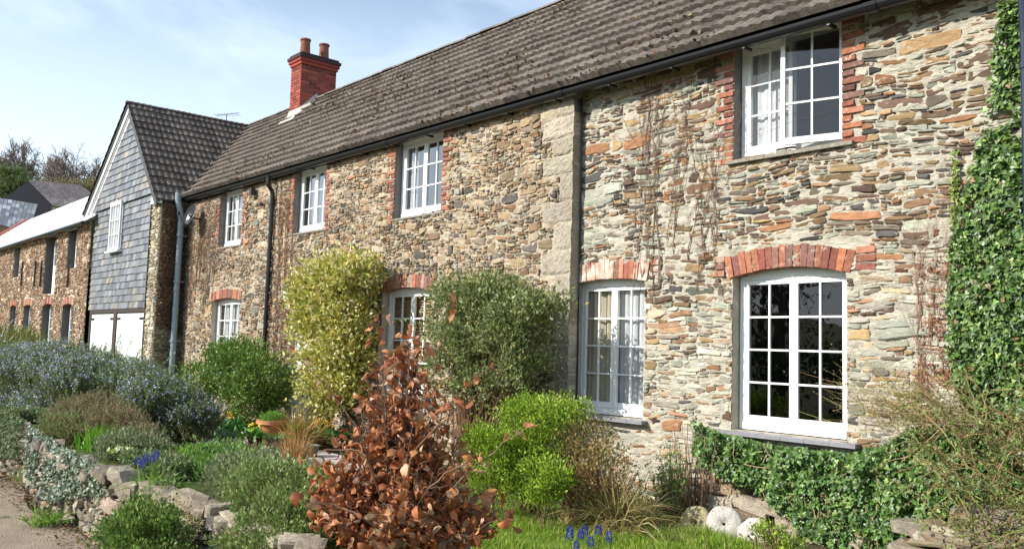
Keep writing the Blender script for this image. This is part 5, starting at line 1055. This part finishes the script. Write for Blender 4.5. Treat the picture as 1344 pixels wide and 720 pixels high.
vines('thin reddish climber stems on the wall left of the tall ivy', list(np.linspace(onY(1195, 480, YR)[0], onY(1240, 480, YR)[0], 5)), 1.2, 2.5, YR, .006, (.3, .15, .1), .6, .4)
# living ivy -----------------------------------------------------------------
pr_ = wallpoly([(1312, 0), (1480, -60), (1480, 640), (1330, 610), (1268, 540), (1244, 470), (1246, 330), (1262, 262), (1280, 200), (1300, 120), (1308, 50)], YR-.1)
t, p = wallleaves('climbing_ivy', 'tall curtain of glossy green ivy climbing the right end of the house wall', 'ivy', pr_, Yc(YR), 13500, T_IVY, F_IVY, (.036, .066), IV, m_ivy, thick=.17, clus=3.6, lump=.23)
t2, p = wallleaves('climbing_ivy', 'narrow yellowish finger of ivy on bare wall just left of the tall ivy', 'ivy', wallpoly([(1250, 330), (1266, 330), (1264, 250), (1258, 196), (1252, 196), (1250, 250)], YR), Yc(YR), 210, T_IVY, F_IVY, (.025, .045), [((.2, .26, .04), 3), ((.1, .17, .03), 2)], m_ivy, thick=.05)
pi_ = wallpoly([(903, 552), (930, 566), (1000, 582), (1112, 596), (1150, 585), (1190, 560), (1260, 560), (1420, 640), (1420, 800), (1180, 800), (1100, 730), (1045, 690), (985, 645), (930, 618), (905, 590)], 7.45)
t, p = wallleaves('ground_ivy', 'thick bank of glossy dark ivy spreading below the nearest ground floor window', 'ivy', pi_, Yc(7.74), 20000, T_IVY, F_IVY, (.030, .054), [((.065, .14, .025), 4), ((.10, .20, .035), 3), ((.04, .085, .018), 2), ((.22, .32, .08), 1.4)], m_ivy, thick=.42, clus=3.4)
g = MB(); q = sample_poly(pi_, 160)
for x, z in q: a = rng.uniform(0, math.pi); L_ = rng.uniform(.1, .3); s = np.linspace(-.5, .5, 5); g.tube(np.stack([x+s*L_*math.cos(a), np.full(5, 7.48)+rng.normal(0, .02, 5), z+s*L_*math.sin(a)+.03*s*s], 1), .004, 3, (.34, .24, .14), cap=False)
g.build('stems', m_bark, t)
# brambles ---------------------------------------------------------------------
k = 330; st = np.column_stack([rng.uniform(-2.95, -1.3, k), rng.uniform(6.8, 7.4, k), rng.uniform(.3, 1.3, k)]); dx_ = rng.normal(-.05, .42, k); en = st+np.column_stack([dx_, rng.normal(-.1, .22, k), rng.uniform(-.4, .5, k)]); en[:, 0] = np.maximum(en[:, 0], -3.5+.6*np.maximum(en[:, 2]-.9, 0)); en[:, 1] = np.clip(en[:, 1], 6.1, 7.6)
cane_set('bramble', 'tangle of arching tan bramble canes over the ivy at the right edge', 'bramble', st, en, rng.uniform(0, .25, k), rng.uniform(.0022, .0055, k), [((.28, .20, .10), 3), ((.20, .20, .08), 3), ((.24, .13, .07), 2)], n=10, wob=.06, leaves_=(T_LEAF, F_LEAF, 9000, (.02, .04), [((.16, .22, .05), 3), ((.24, .26, .09), 2), ((.2, .14, .07), 1)], m_leaf), loc=(-2.6, 7.2, 0))
k = 260; c0 = onY(1205, 545, 7.45); st = c0+rng.normal(0, 1, (k, 3))*[.22, .08, .10]; en = st+np.column_stack([rng.normal(-.15, .28, k), rng.normal(-.1, .1, k), rng.uniform(-.05, .38, k)])
cane_set('broom_bush', 'fine olive brown twiggy bush beside the brambles right of the nearest window', 'shrub', st, en, rng.normal(0, .05, k), rng.uniform(.0015, .003, k), [((.27, .23, .09), 3), ((.32, .2, .1), 2)], n=6, sides=3, leaves_=(T_SMALL, F_SMALL, 3600, (.01, .02), [((.22, .24, .07), 3), ((.26, .18, .09), 2), ((.5, .42, .05), .2)], m_leaf), loc=(-3.5, 7.4, .5))
# rocks low at the right edge
g = MB(); rk = thing('boulders', 'rough pale rock outcrop under the brambles at the lower right corner', 'rocks', (-2.7, 7.2, 0))

for k in range(120):
    x = rng.uniform(-3.35, -1.4); z = rng.uniform(0, .62)*(.55+.45*sstep(x, -3.3, -2.5)); rock(g, np.array([x, 7.42-.3*(1-z/.6)+rng.normal(0, .03), z]), np.array([rng.uniform(.08, .2), .12, rng.uniform(.025, .06)]), vary(pick([((.34, .30, .23), 3), ((.26, .22, .17), 3), ((.22, .17, .11), 1.5)], 1), .14)[0], rng.normal(0, .15), rng.normal(.05, .1))
g.build('rock_face', m_drystone, rk)
# leaning rubble at the foot of the near wall
g = MB(); lg = thing('wall_footing', 'sloping rough stone footing behind the round stones', 'rocks', (-5, 7.5, 0)); 
for k in range(46):
    x = rng.uniform(-5.7, -4.0); z = rng.uniform(0, .48)*(1-max(0, (x+4.9))*.5); rock(g, np.array([x, 7.78-.35*(1-z/.5)*.7, z]), np.array([rng.uniform(.1, .22), .09, rng.uniform(.025, .06)]), vary(pick([((.40, .36, .27), 3), ((.32, .27, .2), 2), ((.27, .2, .13), 1)], 1), .12)[0], rng.normal(0, .1), rng.normal(.1, .08))
g.build('footing_stones', m_drystone, lg)
# round stones --------------------------------------------------------------------
def millstone(label, c, r_, th_, fac, m, hole=.028):
    t = thing('millstone', label, 'round stone', (c[0], c[1], c[2]-r_)); fac = nrm(np.array(fac)); a = nrm(np.cross(fac, [0, 0, 1])); b = np.cross(a, fac); n = 36; prof = [(hole, -th_*.3), (hole, th_*.42), (hole*1.3, th_*.5), (r_*.5, th_*.52), (r_*.82, th_*.46), (r_*.96, th_*.30), (r_, 0), (r_*.96, -th_*.3), (r_*.8, -th_*.5), (hole, -th_*.5)]
    P = []; 
    for rr, h in prof:
        for k in range(n): A = 2*math.pi*k/n; w = 1+(.025*math.sin(3*A+c[0]*9)+.015*math.sin(7*A))*(rr > .1)+rng.normal(0, .006); P.append(np.array(c)+(a*math.cos(A)+b*math.sin(A))*rr*w+fac*(h+rng.normal(0, .0015)))
    f = [(q*n+k, q*n+(k+1) % n, (q+1)*n+(k+1) % n, (q+1)*n+k) for q in range(len(prof)-1) for k in range(n)]; g = MB(); g.add(P, f); g.build('stone_disc', m, t, smooth=True)
    g = MB(); P = [np.array(c)+(a*math.cos(2*math.pi*k/16)+b*math.sin(2*math.pi*k/16))*hole*1.05+fac*(-th_*.25) for k in range(16)]; g.add(P, [tuple(range(16))]); g.build('socket', m_dark, t)
    return t
C1 = onY(914, 686, 7.0); C2 = onY(951, 688, 7.05); C3 = onY(990, 702, 6.9); print('ms', C1, C2, C3)
millstone('mossy brown holed round stone, leftmost of the three by the wall', C1, .165, .12, (.25, -1, .25), m_mossstone, .03)
millstone('pale speckled granite disc with a tiny centre hole, middle of the three', C2, .175, .11, (.55, -1, .35), m_millstone, .014)
millstone('pale round stone half hidden by the green sprig, rightmost of the three', C3, .155, .11, (.2, -1, .35), m_millstone, .012)
shrub('euonymus_sprig', 'small yellow green leafy sprig in front of the rightmost round stone', 'plant', (-4.3, 6.6, 0), vshrub([(1010, 704, 26, 16), (1035, 712, 16, 10)], 6.6, ry=.12), 60, 14, .05, *LEAFY, (.02, .04), [((.32, .42, .05), 3), ((.2, .3, .04), 2)], stems=30, srad=.003, upb=.8)
MND = [('plant_mound', 'grey green thyme like mound on the bed left of the copper beech', (-6.5, 3.0), .42, .2, [((.24, .29, .15), 3), ((.18, .23, .10), 3), ((.32, .31, .17), 1)]),
 ('plant_mound', 'leafy mid green mound behind the small blue wall flowers', (-7.4, 3.1), .40, .2, [((.13, .26, .05), 3), ((.19, .33, .06), 3)]),
 ('plant_mound', 'olive brown wiry mound between the lime shoots and the grey mound', (-7.9, 3.5), .42, .22, [((.26, .25, .12), 3), ((.20, .22, .09), 3), ((.30, .20, .11), 1)]),
 ('plant_mound', 'silvery green low mound in front of the paving', (-7.6, 4.0), .45, .2, [((.27, .33, .20), 3), ((.18, .26, .11), 3)]),
 ('plant_mound', 'fresh green mound just behind the wall top stones', (-6.0, 3.3), .35, .2, [((.17, .33, .05), 3), ((.24, .38, .08), 2)]),
 ('plant_mound', 'grey leaved mound at the wall top right of the daylily shoots', (-8.9, 2.8), .34, .16, [((.24, .28, .15), 3), ((.17, .22, .09), 3)]),
 ('plant_mound', 'brown tipped green mound left of the daylily shoots on the wall', (-10.6, 2.7), .4, .2, [((.18, .24, .08), 3), ((.26, .2, .1), 2)])]
for nm, lb_, (x, y), r_, h_, pl in MND:
    z = float(gh(x, y)); shrub(nm, lb_, 'plant', (x, y, z), [(x, y, z+h_*.4, r_, r_*.8, h_), (x+r_*.6, y+.1, z+h_*.3, r_*.6, r_*.6, h_*.8), (x-r_*.6, y-.05, z+h_*.2, r_*.6, r_*.5, h_*.8)], 230, 34, .06, T_SMALL if r_ > .4 else T_LEAF, F_SMALL if r_ > .4 else F_LEAF, (.022, .045), pl, stems=60, srad=.002, upb=.8, rnd=.7, group='low mounds on the raised bed')
# flowers --------------------------------------------------------------------------
def hyacinth(c, label, group):
    t = thing('grape_hyacinth', label, 'flower', tuple(c), group); H = .2; g = MB(); g.tube([c, np.array(c)+[.004, 0, H*.6]], .003, 5, (.12, .22, .05)); 
    g.leaves(T_BLADE, F_BLADE, np.tile(np.array(c, float), (4, 1)), nrm(sph(4)*[.9, .9, .1]+[0, 0, .8]), sph(4), np.full(4, .12), vary(np.tile([[.16, .28, .05]], (4, 1)), .1), 1.4); g.build('stalk', m_grass, t)
    g = MB()
    for k in range(44): z = k/44; a = k*2.4; r_ = .019*math.sin(min(1, (1.08-z)*1.5)*1.4)+.003; p = np.array(c)+[math.cos(a)*r_, math.sin(a)*r_, H*.55+z*.10]; g.leaves(T_PETAL, F_SMALL, np.tile(p, (3, 1)), nrm(np.tile([math.cos(a), math.sin(a), -.4], (3, 1))+sph(3)*.5), sph(3), np.full(3, .018), vary(np.tile([[.045, .05, .42]], (3, 1)), .2))
    g.build('flower_head', m_flower, t); return t
src = None
for x, y in ((747, 698), (762, 694), (767, 690), (785, 688), (799, 697), (775, 704), (756, 706)):
    p = onZ(x, y+26, .0); p = p if True else p
    if src is None: src = hyacinth(p, 'deep blue grape hyacinth spike on the lawn in front of the straw coloured grass', 'grape hyacinths on the lawn'); sp = p
    else: copy_thing(src, p-sp, 'deep blue grape hyacinth spike on the lawn in front of the straw coloured grass', 'grape hyacinths on the lawn', rng.uniform(0, 6), rng.uniform(.6, .85))
for x, y in ((180, 604), (190, 602), (199, 600), (187, 610), (204, 598)):
    p = onY(x, y+16, 2.46); copy_thing(src, p-sp, 'blue grape hyacinth spike on top of the garden wall beside the primroses', 'grape hyacinths on the garden wall', rng.uniform(0, 6), rng.uniform(.5, .7))
def flowers(name, label, c, n, r_, size, pal, leafpal, nl=60, ls=(.05, .09), group=None, heads=10, cat='flower', stalk=0):
    t = thing(name, label, cat, tuple(c), group); g = MB(); P = np.array(c)+rng.normal(0, r_, (nl, 3))*[1, 1, .2]; leafset(g, T_LEAF, F_LEAF, P, sph(nl)*[1, 1, .3], ls, leafpal, .5, .5); g.build('leaves', m_leaf, t)
    for k in range(heads):
        g = MB(); h = np.array(c)+rng.normal(0, r_*.7, 3)*[1, 1, .3]+[0, 0, r_*.6+stalk*rng.uniform(.7, 1.1)]; o_ = nrm(np.array([rng.normal(0, .5), -1, .6])); a = nrm(np.cross(o_, [0, 0, 1])); b = np.cross(a, o_); A = np.arange(6)*math.pi/3
        dd = a*np.cos(A)[:, None]+b*np.sin(A)[:, None]+o_*.35; g.leaves(T_PETAL, F_SMALL, np.tile(h, (6, 1)), nrm(dd), np.tile(o_, (6, 1)), np.full(6, rng.uniform(*size)), vary(np.tile(pick(pal, 1), (6, 1)), .05))
        if stalk: g.leaves(T_PETAL, F_SMALL, np.tile(h, (5, 1)), nrm(o_+sph(5)*.3), sph(5), np.full(5, size[0]*.8), vary(np.tile([[.75, .42, .03]], (5, 1)), .05))
        g.build('flower_head', m_flower, t)
    return t
flowers('primrose', 'pale cream primroses in flower on the wall top', onY(162, 592, 2.62)-[0, 0, .02], 0, .055, (.02, .03), [((.80, .80, .50), 3), ((.85, .85, .70), 2)], [((.2, .32, .06), 1)], heads=34)
# pots -----------------------------------------------------------------------------
def pot(name, label, c, H, r0_, r1_, m, rim=.02, fill=None, cat='pot'):
    t = thing(name, label, cat, tuple(c)); n = 28; prof = [(r0_*.2, .004), (r0_, .0), (r1_*.96, H*.86), (r1_+rim, H*.86), (r1_+rim, H), (r1_-.01, H), (r1_-.025, H*.85), (0.01, H*.85)]; P = []
    for rr, h in prof:
        for k in range(n): A = 2*math.pi*k/n; P.append(np.array(c)+[math.cos(A)*rr, math.sin(A)*rr, h])
    g = MB(); g.add(P, [(q*n+k, q*n+(k+1) % n, (q+1)*n+(k+1) % n, (q+1)*n+k) for q in range(len(prof)-1) for k in range(n)]); g.build('pot_body', m, t)
    g = MB(); g.tube([np.array(c)+[0, 0, H*.86], np.array(c)+[0, 0, H*.88]], r1_-.02, 20); g.build('compost', m_soil, t); return t
def potxy(x, y): return onZ(x, y, .04)
c = potxy(357, 586); pot('terracotta_pot', 'large terracotta pot holding a low green plant on the terrace', c, .42, .13, .235, m_terracotta, .025); print('pot', c)
shrub('pot_plant', 'bright green low plant filling the large terracotta pot', 'plant', c+[0, 0, .4], [(c[0], c[1], c[2]+.44, .2, .2, .07)], 60, 30, .04, *LEAFY, (.02, .04), [((.14, .32, .04), 3), ((.2, .38, .06), 2)], stems=0)
c = potxy(334, 589); pot('glazed_pot', 'small dark red glazed pot with yellow daffodils', c, .19, .085, .115, m_redglaze, .01)
t = flowers('daffodils', 'yellow daffodils in the small red pot', c+[0, 0, .18], 0, .08, (.03, .042), [((.80, .62, .04), 1)], [((.14, .32, .05), 1)], nl=90, ls=(.1, .2), heads=7, stalk=.13)
c = potxy(362, 594); pot('stone_pot', 'small grey pot of seedlings in front of the terracotta pot', c, .24, .09, .13, m_darkpot, .012)
flowers('seedlings', 'green seedlings with pink buds in the small grey pot', c+[0, 0, .23], 0, .09, (.012, .018), [((.7, .3, .3), 1)], [((.2, .34, .07), 1)], nl=150, ls=(.03, .06), heads=4)
c = potxy(386, 588); pot('terracotta_pot', 'shallow terracotta bowl of green shoots right of the large pot', c, .26, .12, .19, m_terracotta, .02)
shrub('pot_plant', 'green shoots in the shallow terracotta bowl', 'plant', c+[0, 0, .24], [(c[0], c[1], c[2]+.28, .17, .17, .06)], 40, 26, .04, *LEAFY, (.025, .045), [((.24, .38, .05), 3), ((.16, .3, .04), 2)], stems=0)
c = potxy(405, 598); pot('stone_pot', 'dark low pot half hidden behind the tawny grass clump', c, .16, .12, .15, m_darkpot, .012)
for x, y, lab in ((296, 560, 'yellow daffodils growing at the corner of the bed below the dark bush'), (424, 570, 'small group of daffodils right of the terrace near the copper leaves')):
    p = onZ(x, y+12, .05); flowers('daffodils', lab, p+[0, 0, .12], 0, .13, (.035, .05), [((.80, .55, .04), 1)], [((.1, .26, .06), 1)], nl=200, ls=(.12, .22), heads=11, stalk=.16)
p0 = onZ(296, 574, .03); p1 = onZ(328, 572, .03); g = MB(); rock(g, (p0+p1)/2+[0, 0, .06], np.array([.75, .14, .06]), (.5, .47, .41), .1); tag(g.build('kerb_stone', m_paving), 'long pale edging stone at the back of the terrace', 'stone')
p = onZ(412, 575, .03); g = MB(); rock(g, p+[0, 0, .14], np.array([.13, .1, .16]), (.72, .70, .66)); tag(g.build('white_stone', m_paving), 'rounded white stone beside the tawny grass', 'stone')
# trees -----------------------------------------------------------------------------
def bare_tree(label, base, H, W_, seed, rmin, col=(.19, .15, .125), depth=6, name='bare_tree', kids=3, group=None):  # default bark colour lightened to put distance haze into it
    r = np.random.default_rng(seed); t = thing(name, label, 'tree', tuple(base), group); segs = {}; tr = MB(); cr__ = MB()
    def grow(p, d, L_, rad, lv):
        n = 4; P = [p]; 
        for k in range(n): d = nrm(d+r.normal(0, .13, 3)+[0, 0, .05]); P.append(P[-1]+d*L_/n)
        (tr if lv == 0 else cr__).tube(P, np.maximum(np.linspace(rad, rad*.65, n+1), rmin), 7 if lv == 0 else (5 if lv < 3 else 3), np.array(col)*(1+.2*(lv > 2)), cap=False)
        if lv < depth:
            for k in range(kids if lv > 0 else kids+2):
                a = r.uniform(0, 2*math.pi); side = nrm(np.cross(d, [math.cos(a), math.sin(a), .3])); f = r.uniform(.45, 1) if k else 1.; q = P[0]+(P[-1]-P[0])*f
                i_ = min(int(f*n), n); q = P[i_]; grow(q, nrm(d*(.75 if k else 1)+side*r.uniform(.45, .95)*W_), L_*r.uniform(.62, .85), rad*.62, lv+1)
    grow(np.array(base, float), np.array([0, 0, 1.]), H*.30, H*.024, 0); tr.build('trunk', m_bark, t, smooth=True); cr__.build('crown', m_bark, t); return t
def gbase(x, y, D_): p = atD(x, y, D_); p[2] = float(gh(p[0], p[1])); return p
b = gbase(104, 240, 140); print('hill tree', b, atD(104, 176, 140))
bare_tree('wide bare branched tree on the skyline between the far barn and the slate gable', [b[0], b[1], b[2]-.5], (atD(104, 178, 140)[2]-b[2]+.5)*1.15, 1., 5, .034, depth=5, kids=4)
b = gbase(12, 240, 120); bare_tree('tall bare tree at the far left edge behind the evergreen', [b[0], b[1], b[2]-.5], (atD(8, 178, 120)[2]-b[2]+.5)*1.12, 1., 9, .03, depth=5, kids=4)
b = gbase(18, 250, 105); c = atD(16, 232, 105); shrub('evergreen_tree', 'dark evergreen tree below the bare crown at the left edge', 'tree', tuple(b), [(c[0], c[1], c[2], 1.8, 1.6, .9), (c[0]+1.5, c[1]+.5, c[2]-1.4, 2.0, 2, 1.1), (c[0]-2, c[1], c[2]-.6, 1.9, 2, 1.2), (c[0], c[1], c[2]-3, 3.2, 2.5, 2.0)], 220, 30, .6, *LEAFY, (.25, .45), [((.08, .12, .03), 3), ((.12, .16, .05), 2)], stems=12, srad=.08, part='crown')
for k, (x, y, w, lab) in enumerate(((62, 234, 10, 'small brown scrubby tree at the left of the skyline thicket'), (82, 231, 12, 'brown scrubby tree under the left side of the wide bare tree'), (104, 233, 12, 'brown green scrubby tree under the middle of the wide bare tree'), (126, 232, 13, 'scrubby tree touching the slate gable on the skyline'), (142, 226, 12, 'highest scrubby tree hidden partly by the slate gable'))):
    b = gbase(x, y, 133); c = atD(x, y+4, 133); shrub('scrub_tree', lab, 'tree', tuple(b), [(c[0], c[1], c[2]-.6, 1.2, 1.2, .7), (c[0]+.8, c[1], c[2]-1.7, 1.8, 1.5, 1.2), (c[0]-.8, c[1], c[2]-1.8, 1.8, 1.5, 1.2)], 120, 22, .4, *LEAFY, (.2, .35), [((.26, .21, .12), 3), ((.20, .21, .09), 2)], stems=20, srad=.05, part='crown')
# garden trees across the lane behind the viewpoint (seen reflected in the window panes)
for k, (x, y, H, lab) in enumerate(((-17, -11, 8.5, 'bare tree across the lane behind the viewpoint, seen in window reflections'), (-10, -13, 9, 'broad bare tree straight behind the viewpoint'), (-25, -12, 9, 'bare tree far down the opposite side of the lane'), (-5.5, -9, 7.5, 'bare tree nearest the viewpoint across the lane'))):
    bare_tree(lab, (x, y, 0), H, .9, 30+k, .012, depth=5)
shrub('hedge', 'clipped dark hedge across the lane behind the viewpoint', 'hedge', (-10, -7.5, 0), [(x, -7.6, .9, 1.3, .8, 1.1) for x in np.arange(-30, 8, 1.6)], 1200, 24, .25, *LEAFY, (.12, .2), [((.04, .08, .02), 3), ((.06, .1, .03), 2)], stems=0)  # unseen hedge added to give the lower panes something dark to reflect
